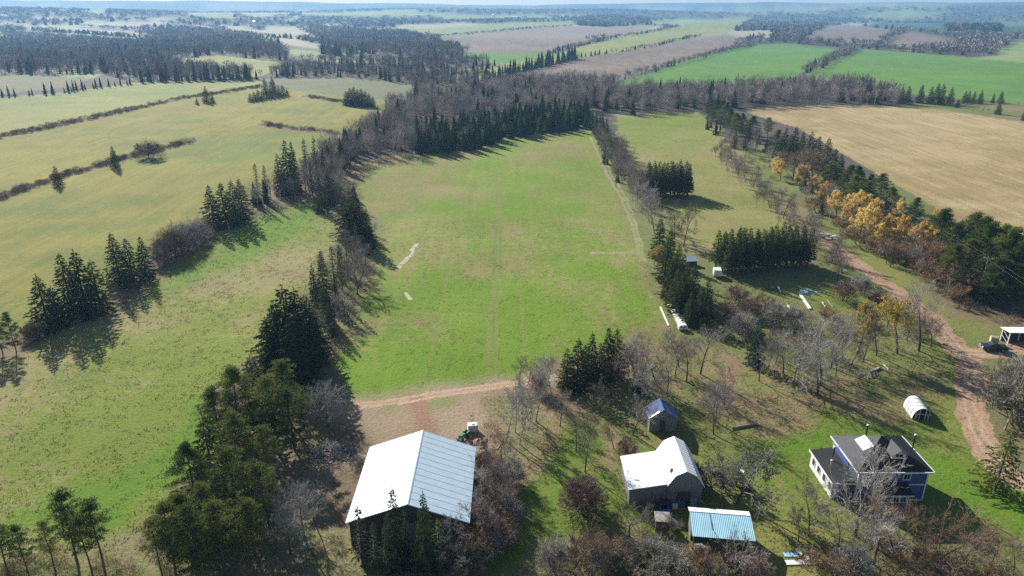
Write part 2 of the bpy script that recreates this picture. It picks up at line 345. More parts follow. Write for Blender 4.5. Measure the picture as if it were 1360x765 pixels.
for k_, pts_, hw_ in list(LINES):
    if k_ == 'dirt' and hw_ > .9:
        for d_ in (-.75, .75): RUTS.append(('rut', offset(pts_, d_), .24))
        if hw_ > 2: RUTS.append(('verge', offset(pts_, 0), .22))
def far_class(X, Y):
    ca, sa = cos(.35), sin(.35); gx = (X*ca+Y*sa)/520+.8*vn(X, Y, 1500, 31, 1); gy = (-X*sa+Y*ca)/300+.8*vn(X, Y, 1300, 32, 1)
    hsh = _vn(np.floor(gx), np.floor(gy), 33); wood = vn(X, Y, 900, 34, 3); c = np.zeros(X.shape, int)
    c[(hsh > .48) & (wood < .60)] = 1; c[(hsh > .76) & (wood < .60)] = 2; return c
def build_ground():
    pys = np.concatenate([[8.9, 9.8, 10.8], np.arange(12, 40, .8), np.arange(40, 765, 1.25), np.arange(768, 1000, 9)])
    u, a, b = un0(680, pys); r = -H*a/b
    r = np.concatenate([[9000, 8600, 8200, 7800, 7400, 7000, 6500, 6000, 5500], r[r < 5200], [30, 20, 10, 3, .5]]); r = np.sort(r)
    th = np.concatenate([np.linspace(-pi/2, radians(48), 50)[:-1], np.linspace(radians(48), radians(132), 1180), np.linspace(radians(132), pi*1.5, 50)[1:]])
    rr, tt = np.meshgrid(r, th, indexing='ij'); X = rr*np.cos(tt); Y = rr*np.sin(tt); X = X.ravel(); Y = Y.ravel(); Z = zt(X, Y)
    D = np.hypot(X, Y); px, py = proj(X, Y, Z); px = np.where(Y < 8, 1e6, px)
    ppm = F/np.maximum(Y*CP+22, 5)
    amp = np.clip(ppm*.8, .5, 7)*(1-ss(700, 1300, D))
    jx = (vn(X, Y, 3.2, 21)-.5)*2*amp; jy = (vn(X, Y, 3.2, 22)-.5)*1.4*amp*np.clip(60/np.maximum(D, 60)*1.3, .1, 1)
    qx = px+jx; qy = py+jy
    cls = np.full(X.shape, CI['floor'])
    cls[D > 300] = CI['farfloor']; cls[D > 1700] = CI['far']
    far = D > 1500
    fcl = far_class(X, Y)
    cls[far & (fcl == 1)] = CI['farfield']; cls[far & (fcl == 2)] = CI['fargreen']
    cls[(D > 7000)] = CI['far']
    side = (px < -10) | (px > 1370) | (py > 775); cls[side & (D < 1500)] = CI['pasture']
    wx = (vn(X, Y, 11, 61, 4)-.5)*14; wy = (vn(X, Y, 11, 62, 4)-.5)*14
    sx, sy = proj(X+wx, np.maximum(Y+wy, 8), Z); sx = np.where(Y < 8, 1e6, sx)
    SOFT = {'pasture', 'meadow', 'meadowdry', 'lush', 'lawn', 'litter', 'rough', 'floor', 'yard', 'red', 'scrub'}
    for k, poly in FIELDS:
        if k in SOFT: cls[inpoly(sx, sy, poly)] = CI[k]
        else: cls[inpoly(qx, qy, poly)] = CI[k]
    Xj = X+(vn(X, Y, 4, 41)-.5)*1.3; Yj = Y+(vn(X, Y, 4, 42)-.5)*1.3
    for k, pts, hw in LINES+RUTS:
        wp = pts if k in ('rut', 'verge') else [at(*p)[:2] for p in pts]; ax = np.array(wp); mg = 10+hw
        i = np.nonzero((X > ax[:, 0].min()-mg) & (X < ax[:, 0].max()+mg) & (Y > ax[:, 1].min()-mg) & (Y < ax[:, 1].max()+mg))[0]
        d = linedist(Xj[i], Yj[i], wp); wob = .75+.6*vn(X[i], Y[i], 2.5, 43); cls[i[d < hw*wob]] = CI[k]
    A = np.array([CL[k][1] for k in CN]); B = np.array([CL[k][2] for k in CN]); pr_ = np.array([CL[k][3:] for k in CN], float)
    ca_ = A[cls]; cb_ = B[cls]; pm = pr_[cls]
    pm[:, 0] += (vn(X, Y, 45, 51)-.5)*1.2+(vn(X, Y, 9, 52)-.5)*.9
    pm[:, 0] = np.clip(pm[:, 0], 0, 1)
    n1 = vn(X, Y, 60, 53)[:, None]; ca_ = ca_*(.86+.28*n1); cb_ = cb_*(.88+.24*n1)
    nr, nth = rr.shape
    soft = np.isin(cls, [CI[k] for k in SOFT]).reshape(nr, nth) & (D.reshape(nr, nth) < 420)
    def blur(a, n):
        for ax in (0, 1):
            c = np.cumsum(np.concatenate([np.zeros_like(np.take(a, [0], ax)), a], ax), ax); m_ = a.shape[ax]
            lo = np.clip(np.arange(m_)-n, 0, m_); hi = np.clip(np.arange(m_)+n+1, 0, m_)
            sh = [1]*a.ndim; sh[ax] = m_
            a = (np.take(c, hi, ax)-np.take(c, lo, ax))/(hi-lo).reshape(sh)
        return a
    fr = (D.reshape(nr, nth) > 900)
    for arr in (ca_, cb_, pm):
        g = arr.reshape(nr, nth, 3); bl = blur(blur(g, 1), 1); g[fr] = bl[fr]; arr[:] = g.reshape(-1, 3)
    wgt = soft[..., None].astype(float); wb = blur(blur(wgt, 5), 4)+1e-6
    for arr in (ca_, cb_, pm):
        g = arr.reshape(nr, nth, 3); bl = blur(blur(g*wgt, 5), 4)/wb; g[soft] = bl[soft]; arr[:] = g.reshape(-1, 3)
    i = np.arange(nr-1)[:, None]*nth+np.arange(nth-1)[None, :]
    Q = np.stack([i, i+1, i+nth+1, i+nth], -1).reshape(-1, 4)
    fc = cls[Q[:, 0]]; names = sorted(set(v[0] for v in CL.values()))
    nid = np.array([names.index(CL[k][0]) for k in CN])[fc]
    gm = ground_mat(); V = np.stack([X, Y, Z], 1)
    for ni, nm in enumerate(names):
        q = Q[nid == ni]
        if len(q) == 0: continue
        used, inv = np.unique(q, return_inverse=True)
        # polar order runs outwards, so reverse for an upward normal
        me = npmesh(nm, V[used], inv.reshape(-1, 4)[:, ::-1], gm, smooth=True)
        for an, arr in (('colA', ca_), ('colB', cb_), ('prm', pm)):
            at_ = me.attributes.new(an, 'FLOAT_COLOR', 'POINT'); d = np.ones((len(used), 4), np.float32); d[:, :3] = arr[used]; at_.data.foreach_set('color', d.ravel())
        o = bpy.data.objects.new(nm, me); link(o); o['kind'] = 'structure'
def ground_mat():
    m = bpy.data.materials.new('ground'); m.use_nodes = True; t = m.node_tree; b = t.nodes['Principled BSDF']; N = t.nodes.new; L = t.links.new
    b.inputs['Roughness'].default_value = .95; b.inputs['Specular IOR Level'].default_value = .1
    tc = N('ShaderNodeNewGeometry')
    def attr(n): a = N('ShaderNodeAttribute'); a.attribute_name = n; return a
    a, bb, pm = attr('colA'), attr('colB'), attr('prm'); sp = N('ShaderNodeSeparateColor'); L(pm.outputs['Color'], sp.inputs[0])
    def noise(s, d, r=.6, dist=0): n = N('ShaderNodeTexNoise'); n.inputs['Scale'].default_value = s; n.inputs['Detail'].default_value = d; n.inputs['Roughness'].default_value = r; n.inputs['Distortion'].default_value = dist; L(tc.outputs['Position'], n.inputs[0]); return n
    def mth(op, x, y, z=None):
        n = N('ShaderNodeMath'); n.operation = op
        for i, v in enumerate((x, y) if z is None else (x, y, z)):
            if isinstance(v, (int, float)): n.inputs[i].default_value = v
            else: L(v, n.inputs[i])
        return n.outputs[0]
    n1 = noise(.55, 9, .72, .4)
    thr = mth('MULTIPLY_ADD', sp.outputs[0], -.42, .71)
    f = mth('MULTIPLY_ADD', mth('SUBTRACT', n1.outputs[0], thr), 5.5, .5); cl = N('ShaderNodeClamp'); L(f, cl.inputs[0])
    mx = N('ShaderNodeMix'); mx.data_type = 'RGBA'; L(cl.outputs[0], mx.inputs[0]); L(a.outputs['Color'], mx.inputs[6]); L(bb.outputs['Color'], mx.inputs[7])
    n2 = noise(2.6, 6, .75); g = mth('MULTIPLY', mth('SUBTRACT', n2.outputs[0], .5), mth('MULTIPLY', sp.outputs[1], 3.6))
    n3 = noise(.05, 4, .6); g2 = mth('MULTIPLY', mth('SUBTRACT', n3.outputs[0], .5), .5)
    mp = N('ShaderNodeMapping'); L(tc.outputs['Position'], mp.inputs[0]); mp.inputs['Rotation'].default_value = (0, 0, .32); mp.inputs['Scale'].default_value = (1, .06, 1)
    n4 = N('ShaderNodeTexNoise'); n4.inputs['Scale'].default_value = .42; n4.inputs['Detail'].default_value = 3; L(mp.outputs[0], n4.inputs[0])
    g3 = mth('MULTIPLY', mth('SUBTRACT', n4.outputs[0], .5), mth('MULTIPLY', sp.outputs[2], 6))
    s = mth('ADD', mth('ADD', g, g2), mth('ADD', g3, 1.0)); cl2 = N('ShaderNodeClamp'); cl2.inputs[1].default_value = .3; cl2.inputs[2].default_value = 1.9; L(s, cl2.inputs[0])
    vm = N('ShaderNodeVectorMath'); vm.operation = 'SCALE'; L(mx.outputs[2], vm.inputs[0]); L(cl2.outputs[0], vm.inputs[3]); L(vm.outputs[0], b.inputs['Base Color'])
    n5 = noise(1.6, 8, .7); bp = N('ShaderNodeBump'); bp.inputs['Strength'].default_value = .55; bp.inputs['Distance'].default_value = .35; L(n5.outputs[0], bp.inputs['Height']); L(bp.outputs[0], b.inputs['Normal'])
    return m
build_ground()

# ------------------------------------------------------------------ plant prototypes
def unit(v): return v/(np.linalg.norm(v, axis=-1, keepdims=True)+1e-9)
def kites(Pn, D, L, W, rng):
    n = len(Pn); D = unit(D); S = unit(np.cross(D, rng.normal(size=(n, 3)))); L = np.broadcast_to(L, (n,))[:, None]; W = np.broadcast_to(W, (n,))[:, None]
    V = np.stack([Pn, Pn+D*L*.45+S*W/2, Pn+D*L, Pn+D*L*.45-S*W/2], 1).reshape(-1, 3)
    return V, np.arange(n*4).reshape(-1, 4)
def tubes(segs, n):
    """segs: list (p,q,r0,r1) -> quads"""
    Pp = np.array([s[0] for s in segs]); Q = np.array([s[1] for s in segs]); r0 = np.array([s[2] for s in segs]); r1 = np.array([s[3] for s in segs])
    D = unit(Q-Pp); ref = np.where(np.abs(D[:, 2:3]) < .9, [[0, 0, 1.]], [[1., 0, 0]]); A = unit(np.cross(D, ref)); B = np.cross(D, A)
    V = []
    for base, r in ((Pp, r0), (Q, r1)):
        for i in range(n):
            t = 2*pi*i/n; V.append(base+r[:, None]*(cos(t)*A+sin(t)*B))
    V = np.stack(V, 1); m = len(segs); o = (np.arange(m)*2*n)[:, None]
    Fq = np.stack([np.concatenate([o+i, o+(i+1) % n, o+(i+1) % n+n, o+i+n], 1) for i in range(n)], 1).reshape(-1, 4)
    return V.reshape(-1, 3), Fq
def join(parts):
    V = []; Fa = []; o = 0
    for v, f in parts: V.append(v); Fa.append(f+o); o += len(v)
    return np.concatenate(V), np.concatenate(Fa)
def spruce_proto(seed, h=12., rad=2.6, dens=1.0, base=.9, ragged=.2):
    g = np.random.default_rng(seed); Pn = []; Dn = []; Ln = []; Wn = []; tw = []
    z = base
    while z < h-.25:
        t = (z-base)/(h-base); Lb = rad*(1-t)**.8*(.35+.65*min(1, t*5+.55)); nb = int((6+3*(1-t))*dens**.5)+1; a0 = g.random()*6.28
        for i in range(nb):
            a = a0+6.283*i/nb+g.normal()*.25; L = max(.15, Lb*(1+g.normal()*ragged)); dr = -.18-.25*(1-t)+g.normal()*.08
            d = np.array([cos(a), sin(a), dr]); d /= np.linalg.norm(d); p0 = np.array([0, 0, z+g.normal()*.1])
            tw.append((p0, p0+d*L*.85, .035, .01))
            n = max(3, int(L*9*dens)); s = (g.random(n)**.7*.88+.12)*L
            pts = p0+d*s[:, None]; pts[:, 2] += .12*(s/L)**2*L
            side = np.cross(d, (0, 0, 1)); sg = g.choice([-1, 1], n)[:, None]
            dd = d*.75+side*sg*.6*g.random((n, 1))*1.3+np.array([0, 0, -.35])+g.normal(size=(n, 3))*.22
            Pn.append(pts); Dn.append(dd); Ln.append(.32+.4*g.random(n)*(1-.4*t)); Wn.append(.13+.1*g.random(n))
        z += .36+.12*g.random()
    top = 8; Pn.append(np.array([[0, 0, h-.6+.08*i] for i in range(top)])); Dn.append(np.array([[cos(i*2.4)*.5, sin(i*2.4)*.5, 1] for i in range(top)])); Ln.append(np.full(top, .4)); Wn.append(np.full(top, .1))
    cr = kites(np.concatenate(Pn), np.concatenate(Dn), np.concatenate(Ln), np.concatenate(Wn), g)
    tr = tubes([(np.array([0, 0, -.3]), np.array([0, 0, h*.5]), .2, .12), (np.array([0, 0, h*.5]), np.array([0, 0, h-.3]), .12, .02)], 7)
    tb = tubes(tw, 3)
    return tr, cr, tb
def pine_proto(seed, h=13., rad=3.3, bare=.2, clumps=58, tuft=64):
    g = np.random.default_rng(seed); Pn = []; Dn = []; Ln = []; Wn = []; seg = []; limb = []
    p = np.array([0, 0, -.3]); lean = g.normal(size=2)*.03; pts = [p]
    for i in range(6): p = p+np.array([lean[0]+g.normal()*.03, lean[1]+g.normal()*.03, 1])*((h+.2)/6.2); pts.append(p)
    for i in range(6): seg.append((pts[i], pts[i+1], .22*(1-i/6.5), .22*(1-(i+1)/6.5)))
    for k in range(clumps):
        t = bare+(1-bare)*(k+g.random())/clumps; zz = t*h; prof = math.sin(min(1, (t-bare)/(1-bare)*.9+.18)*pi)**.7
        a = k*2.4+g.normal()*.5; L = rad*prof*(.45+.6*g.random()); i = min(5, int(t*6)); b = pts[i]+(pts[i+1]-pts[i])*(t*6-i) if t < 1 else pts[-1]
        e = b+np.array([cos(a)*L, sin(a)*L, .25*L+g.normal()*.3]); limb.append((b, e, .05, .02))
        for c in range(2):
            ctr = e+g.normal(size=3)*.35 if c == 0 else b+(e-b)*(.55+.2*g.random())+g.normal(size=3)*.25
            n = tuft if c == 0 else tuft//2; q = unit(g.normal(size=(n, 3))); q[:, 2] = np.abs(q[:, 2])*.8-.2
            Pn.append(ctr+q*(g.random((n, 1))**.6)*np.array([.75, .75, .5])); Dn.append(q+np.array([0, 0, .5])+g.normal(size=(n, 3))*.3)
            Ln.append(.25+.25*g.random(n)); Wn.append(.1+.07*g.random(n))
    cr = kites(np.concatenate(Pn), np.concatenate(Dn), np.concatenate(Ln), np.concatenate(Wn), g)
    return tubes(seg, 7), cr, tubes(limb, 3)
def broad_proto(seed, h=11., spread=.55, trunk=.22, n1=9, n2=6, n3=6, n4=7, fine=.022, leaf=0, leafsize=.28, stems=1, leaf_lo=0, r0=.17):
    """trunk, limbs and twigs grown outwards; returns trunk, twigs, leaves"""
    g = np.random.default_rng(seed); T = []; B = []; Bf = []; tp = []; td = []; tl = []
    def run(p, d, L, ra, rb, k, store, up):
        pts = [p]
        for i in range(k):
            d = unit(d+g.normal(size=3)*.13+np.array([0, 0, up])); q = p+d*L/k
            store.append((p, q, ra+(rb-ra)*i/k, ra+(rb-ra)*(i+1)/k)); p = q; pts.append(p)
        return pts, d
    def along(pts, t): x = t*(len(pts)-1); i = min(int(x), len(pts)-2); return pts[i]+(pts[i+1]-pts[i])*(x-i), unit(pts[i+1]-pts[i])
    def off(d, ang, az):
        a = unit(np.cross(d, (0, 0, 1) if abs(d[2]) < .95 else (1, 0, 0))); b = np.cross(d, a)
        return unit(d*cos(ang)+(a*cos(az)+b*sin(az))*sin(ang))
    for s in range(stems):
        base = np.array([0, 0, -.2]); d0 = np.array([0, 0, 1.])
        if stems > 1: a = s*6.283/stems+g.random(); base = base+np.array([cos(a), sin(a), 0])*.15*stems**.5; d0 = unit(np.array([cos(a)*spread, sin(a)*spread, 1])*1.)
        pts, _ = run(base, d0, h*.72/(1 if stems == 1 else 1), r0 if stems == 1 else r0*.4, .03, 5, T, .05)
        for i in range(max(2, n1 if stems == 1 else max(3, n1//2))):
            t = trunk+(1-trunk)*(i+.5*g.random())/n1 if stems == 1 else .15+.8*g.random(); t = min(t, .99)
            p, d = along(pts, t); L1 = h*spread*(1.05-.55*t)*(.75+.5*g.random())
            q1, _ = run(p, off(d, .6+.45*(1-t)*spread*1.6, i*2.4+g.normal()*.4), L1, .07*(1.2-t), .02, 3, B, .09)
            for j in range(n2):
                p2, d2 = along(q1, .25+.75*(j+g.random())/n2 if j < n2-1 else 1.); L2 = L1*(.5-.02*j)*(.7+.6*g.random())
                q2, _ = run(p2, off(d2, .55+.25*g.random(), g.random()*6.28), L2, .03, .014, 2, B, .08)
                for k in range(n3):
                    p3, d3 = along(q2, .2+.8*g.random()); L3 = L2*(.45+.3*g.random()); d3 = off(d3, .5+.3*g.random(), g.random()*6.28); e = p3+d3*L3
                    Bf.append((p3, e, fine*.75, fine*.4))
                    tt = g.random((n4, 1)); tp.append(p3+(e-p3)*tt); td.append(d3+g.normal(size=(n4, 3))*.45+np.array([0, 0, .15])); tl.append((.3+.45*g.random(n4))*max(.5, min(1.1, L3)))
    tp = np.concatenate(tp); td = np.concatenate(td); tl = np.concatenate(tl)
    tw = kites(tp, td, tl, fine*1.5, g); kf = tubes(Bf, 3)
    lv = None
    if leaf:
        sel = np.nonzero(tp[:, 2] > leaf_lo*h)[0]; sel = g.choice(sel, min(leaf, len(sel)*3)); q = tp[sel]+unit(td[sel])*tl[sel][:, None]*g.random((len(sel), 1))+g.normal(size=(len(sel), 3))*.12
        lv = kites(q, g.normal(size=(len(sel), 3))+np.array([0, 0, -.3]), leafsize*(.6+.8*g.random(len(sel))), leafsize*.7, g)
    return tubes(T, 7 if stems == 1 else 4), join([tubes(B, 4), kf, tw]), lv
# low detail plants for woods that stand far off
def lod_conifer(seed, n=80, h=12, r=2.7):
    g = np.random.default_rng(seed); t = g.random(n)**1.25*.93; a = g.random(n)*6.28; rr = r*(1-t)**.85*(.3+.3*g.random(n)); Pn = np.stack([np.cos(a)*rr, np.sin(a)*rr, .8+t*(h-1)], 1)
    D = np.stack([np.cos(a), np.sin(a), -.35+g.normal(size=n)*.25], 1); L = (1-t)*r*.75+.35
    k = kites(Pn, D, L, .35*L+.25, g)
    c = tubes([(np.array([0, 0, 0.3]), np.array([0, 0, h*.45]), r*.5, r*.42), (np.array([0, 0, h*.45]), np.array([0, 0, h]), r*.42, .04)], 5)
    return join([k, c])
def lod_bare(seed, n=190, h=12, r=3.2, wd=.10, L0=2.2):
    g = np.random.default_rng(seed); q = unit(g.normal(size=(n, 3)))*(g.random((n, 1))**.45); ctr = np.array([0, 0, h*.60]); Pn = ctr+q*np.array([r, r, h*.36])*.85
    D = q*np.array([.8, .8, .5])+np.array([0, 0, .75])+g.normal(size=(n, 3))*.25
    k = kites(Pn-unit(D)*L0*.5, D, L0*(.6+.6*g.random(n)), wd, g)
    m = 9; a = g.random(m)*6.28; seg = [(np.array([0, 0, 0.]), np.array([0, 0, h*.7]), .13, .05)]
    for i in range(m): z = h*(.2+.45*g.random()); seg.append((np.array([0, 0, z]), np.array([cos(a[i])*r*.75, sin(a[i])*r*.75, z+h*.25]), .06, .025))
    return join([k, tubes(seg, 3)])
def lod_leafy(seed, n=260, h=10, r=2.6, s=.55):
    g = np.random.default_rng(seed); q = unit(g.normal(size=(n, 3)))*(g.random((n, 1))**.4); Pn = np.array([0, 0, h*.6])+q*np.array([r, r, h*.38]); Pn += (vn(Pn[:, 0]*3, Pn[:, 1]*3+Pn[:, 2]*2, 2.5, seed)[:, None]-.5)*1.6
    return kites(Pn, g.normal(size=(n, 3)), s, s*.7, g)
def bush_proto(seed, h=2.2, r=1.8, n=620, wd=.03, L0=.55):
    g = np.random.default_rng(seed); az = g.random(n)*6.28; el = np.arcsin(g.random(n)**.8); k = .35+.65*g.random(n)**.5
    lump = .75+.5*vn(np.cos(az)*4+9, np.sin(az)*4+el*3, 1.3, seed)
    D = np.stack([np.cos(az)*np.cos(el), np.sin(az)*np.cos(el), np.sin(el)], 1); Pn = D*np.array([r, r, h])*(k*lump)[:, None]
    V, Fq = kites(Pn-D*.3, D+g.normal(size=(n, 3))*.5+np.array([0, 0, .35]), L0*(.6+.8*g.random(n)), wd, g)
    return V, Fq
# ------------------------------------------------------------------ library of meshes, one per look, shared by the copies
LIB = {}
def reg(kind, trunk, crowns, tmat, cname):
    """crowns: list of ((V,F), material)"""
    if trunk and kind in ('thicket', 'redbush', 'russet', 'greenbush'): crowns = list(crowns)+[(trunk, tmat)]; trunk = None
    tm = npmesh(kind+'_trunk', trunk[0], trunk[1], tmat, smooth=True) if trunk else None
    cs = []
    for i, (vf, m) in enumerate(crowns): cs.append((vf, m))
    V, Fq = join([c[0] for c in cs]); mi = np.concatenate([np.full(len(c[0][1]), i) for i, c in enumerate(cs)])
    cm = npmesh(kind+'_'+cname, V, Fq, [c[1] for c in cs], midx=mi)
    LIB.setdefault(kind, []).append((tm, cm, cname))
HT = {}
def build_lib():
    for i in range(6):
        tr, cr, tb = spruce_proto(100+i, rad=2.9+.25*(i % 3), ragged=.14+.05*(i % 3)); reg('spruce', tr, [(cr, M['spruce']), (tb, M['bark'])], M['bark'], 'crown'); HT['spruce'] = 12
    for i in range(3):
        tr, cr, tb = spruce_proto(150+i, rad=1.75, dens=.9, base=2.6, ragged=.1); reg('plantation', tr, [(cr, M['spruce']), (tb, M['bark'])], M['bark'], 'crown'); HT['plantation'] = 12
        tr, cr, tb = spruce_proto(160+i, rad=1.5, dens=.42, base=1.5, ragged=.35); reg('thinspruce', tr, [(cr, M['spruce']), (tb, M['twig'])], M['bark'], 'crown'); HT['thinspruce'] = 12
    for i in range(2):
        tr, cr, tb = spruce_proto(170+i, rad=2.6, base=.3, dens=1.0, ragged=.15); reg('youngpine', tr, [(cr, M['greenpine']), (tb, M['bark'])], M['bark'], 'crown'); HT['youngpine'] = 12
        tr, cr, tb = spruce_proto(175+i, h=12., rad=4.3, base=.3, ragged=.14, dens=1.1); reg('bluespruce', tr, [(cr, M['bluespruce']), (tb, M['bark'])], M['bark'], 'crown'); HT['bluespruce'] = 12
        tr, cr, tb = spruce_proto(185+i, h=12., rad=5.0, base=.9, ragged=.25, dens=.75); reg('broadspruce', tr, [(cr, M['pine']), (tb, M['bark'])], M['bark'], 'crown'); HT['broadspruce'] = 12
    for i in range(5):
        tr, cr, tb = pine_proto(200+i, bare=.14+.05*(i % 3)); reg('pine', tr, [(cr, M['pine']), (tb, M['bark'])], M['bark'], 'crown'); HT['pine'] = 13
    for i in range(4):
        tr, cr, tb = pine_proto(240+i, h=13, rad=4.0, bare=.06, clumps=95, tuft=66); reg('densepine', tr, [(cr, M['pine']), (tb, M['bark'])], M['bark'], 'crown')
    for i in range(3):
        tr, cr, tb = pine_proto(220+i, h=13, rad=2.7, bare=.42, clumps=36, tuft=64); reg('tallpine', tr, [(cr, M['pine']), (tb, M['bark'])], M['bark'], 'crown'); HT['tallpine'] = 13
    for i in range(4):
        tr, tw, _ = broad_proto(300+i, h=11, spread=.42); reg('bare', tr, [(tw, M['twig'])], M['bark'], 'branches')
    HT['bare'] = 11
    for i in range(2):
        tr, tw, _ = broad_proto(310+i, h=11, spread=.6, trunk=.12, n1=11, n2=7, n3=7, n4=7, r0=.3, fine=.026); reg('bigbare', tr, [(tw, M['twig_grey'])], M['bark'], 'branches')
        tr, tw, _ = broad_proto(315+i, h=11, spread=.6, trunk=.1, n1=10, n2=7, n3=7, n4=8, r0=.2); reg('tanbare', tr, [(tw, M['twig_tan'])], M['bark'], 'branches')
        tr, tw, _ = broad_proto(320+i, h=12, spread=.26, trunk=.25, n1=12, n2=5, n3=5, n4=6, r0=.11); reg('birch', tr, [(tw, M['twig_grey'])], M['birch'], 'branches')
        tr, tw, _ = broad_proto(324+i, h=6, spread=.62, trunk=.28, n1=9, n2=6, n3=6, n4=6, r0=.14); reg('orchard', tr, [(tw, M['twig'])], M['bark'], 'branches')
        tr, tw, _ = broad_proto(328+i, h=4.4, spread=.34, stems=7, n1=8, n2=5, n3=5, n4=7); reg('thicket', tr, [(tw, M['twig']), (bush_proto(700+i, 4.6, 2.6, 1900, .035, .8), M[('twig_tan', 'twig_grey')[i]])], M['bark'], 'branches')
        tr, tw, _ = broad_proto(332+i, h=3.6, spread=.34, stems=7, n1=8, n2=5, n3=5, n4=8, fine=.026); reg('redbush', tr, [(tw, M['twig_red']), (bush_proto(710+i, 3.8, 2.5, 2400, .04, .6), M['twig_red'])], M['bark'], 'branches')
        tr, tw, lv = broad_proto(336+i, h=10, spread=.36, leaf=5200, leafsize=.24, leaf_lo=.15); reg('gold', tr, [(tw, M['twig']), (lv, M['gold'])], M['bark'], 'crown')
        tr, tw, lv = broad_proto(340+i, h=10, spread=.38, leaf=2000, leafsize=.26, leaf_lo=.42); reg('yellow', tr, [(tw, M['twig']), (lv, M['yellow'])], M['bark'], 'crown')
        tr, tw, lv = broad_proto(344+i, h=9, spread=.5, leaf=1300, leafsize=.22); reg('rust', tr, [(tw, M['twig']), (lv, M['rust'])], M['bark'], 'crown')
        tr, tw, lv = broad_proto(348+i, h=7, spread=.5, stems=5, leaf=1500, leafsize=.25); reg('russet', tr, [(tw, M['twig_tan']), (lv, M['russet'])], M['bark'], 'crown')
        tr, tw, lv = broad_proto(352+i, h=8, spread=.62, trunk=.35, leaf=2600, leafsize=.24, r0=.22); reg('olive', tr, [(tw, M['twig_grey']), (lv, M['olive'])], M['bark'], 'crown')
        tr, tw, lv = broad_proto(356+i, h=4, spread=.6, stems=6, leaf=2200, leafsize=.2); reg('greenbush', tr, [(tw, M['twig']), (lv, M['olive'])], M['bark'], 'crown')
    HT.update(bigbare=11, tanbare=11, birch=12, orchard=6, thicket=5, redbush=4, gold=10, yellow=10, rust=9, russet=7, olive=8, greenbush=4)
build_lib()
for k, v in LIB.items():      # true heights of what was grown
    zs = []
    for tm, cm, _ in v:
        a = np.empty(len(cm.vertices)*3, np.float32); cm.vertices.foreach_get('co', a); a = a.reshape(-1, 3); zs.append(np.percentile(a[:, 2], 99.7))
    HT[k] = float(np.mean(zs))
NAMES = dict(spruce=('spruce_tree', 'spruce'), plantation=('spruce_tree', 'spruce'), thinspruce=('spruce_tree', 'spruce'), youngpine=('conifer_tree', 'conifer'), bluespruce=('spruce_tree', 'spruce'), broadspruce=('spruce_tree', 'spruce'),
             pine=('pine_tree', 'pine'), densepine=('pine_tree', 'pine'), tallpine=('pine_tree', 'pine'), bare=('bare_tree', 'bare tree'), bigbare=('bare_tree', 'bare tree'), tanbare=('bare_tree', 'bare tree'), birch=('birch_tree', 'birch'), orchard=('apple_tree', 'fruit tree'),
             thicket=('bush', 'bush'), redbush=('bush', 'bush'), gold=('larch_tree', 'larch'), yellow=('maple_tree', 'maple'), rust=('maple_tree', 'maple'), russet=('bush', 'bush'), olive=('willow_tree', 'willow'), greenbush=('bush', 'bush'))
ORD = ['first', 'second', 'third', 'fourth', 'fifth', 'sixth', 'seventh', 'eighth', 'ninth', 'tenth', 'eleventh', 'twelfth', 'thirteenth', 'fourteenth', 'fifteenth', 'sixteenth', 'seventeenth', 'eighteenth', 'nineteenth', 'twentieth', 'twenty-first', 'twenty-second', 'twenty-third', 'twenty-fourth', 'twenty-fifth', 'twenty-sixth', 'twenty-seventh', 'twenty-eighth']
def tree(kind, x, y, z, h, label, group=None, wide=1.0):
    v = LIB[kind]; tm, cm, cn = v[R.integers(len(v))]; nm, cat = NAMES[kind]
    r = thing(nm, label, cat, (x, y, z), R.random()*6.28, group); s = h/HT[kind]; r.scale = (s*wide, s*wide, s)
    if tm: link(bpy.data.objects.new('trunk', tm), r)
    link(bpy.data.objects.new(cn, cm), r); return r
def px_tree(kind, bx, by, ty, label, group=None, wide=1.0):
    x, y, z = at(bx, by); return tree(kind, x, y, z, max(1.0, height_to(ty, y, z)), label, group, wide)
def row(desc, where, items, group, wide=1.0):
    """items: (kind, base px, base py, top py[, wide]) listed in the order the ordinals count"""
    n = len(items); where = where.replace('counted from', 'from')
    key = (lambda t: t[1]) if 'from the left' in where else (lambda t: t[2]) if ('from the top' in where or 'far end' in where) else (lambda t: -t[2])
    items = sorted(items, key=key)
    for i, it in enumerate(items):
        lab = '%s, %s %s' % (desc, ORD[i], where) if n > 1 else '%s %s' % (desc, where)
        px_tree(it[0], it[1], it[2], it[3], lab, group if n > 1 else None, it[4] if len(it) > 4 else wide)

# ------------------------------------------------------------------ named trees and bushes, near and middle ground
row('dark spruce', 'from the near end of the left hedgerow', [('pine', 4, 470, 418, .9), ('pine', 22, 468, 415, .8), ('spruce', 66, 438, 367, 1.25), ('spruce', 80, 434, 382, 1.3), ('spruce', 99, 424, 340, 1.1), ('spruce', 117, 419, 335, 1.2),
    ('spruce', 135, 414, 347, 1.2), ('spruce', 161, 380, 312, 1.15), ('spruce', 178, 377, 319, 1.2), ('spruce', 196, 370, 316, 1.0), ('spruce', 285, 304, 248), ('spruce', 301, 301, 244, 1.2), ('spruce', 315, 298, 240), ('spruce', 324, 293, 238)], 'dark conifers along the left hedgerow')
row('grey twiggy bush', 'counted from the left in the gap of the left hedgerow', [('thicket', 40, 452, 432), ('thicket', 214, 352, 326), ('thicket', 228, 343, 305, 1.1), ('thicket', 240, 336, 298, 1.1), ('thicket', 252, 328, 294, 1.2), ('thicket', 264, 320, 292, 1.2), ('thicket', 274, 312, 290, 1.1), ('thicket', 48, 448, 428)], 'twiggy bushes of the left hedgerow')
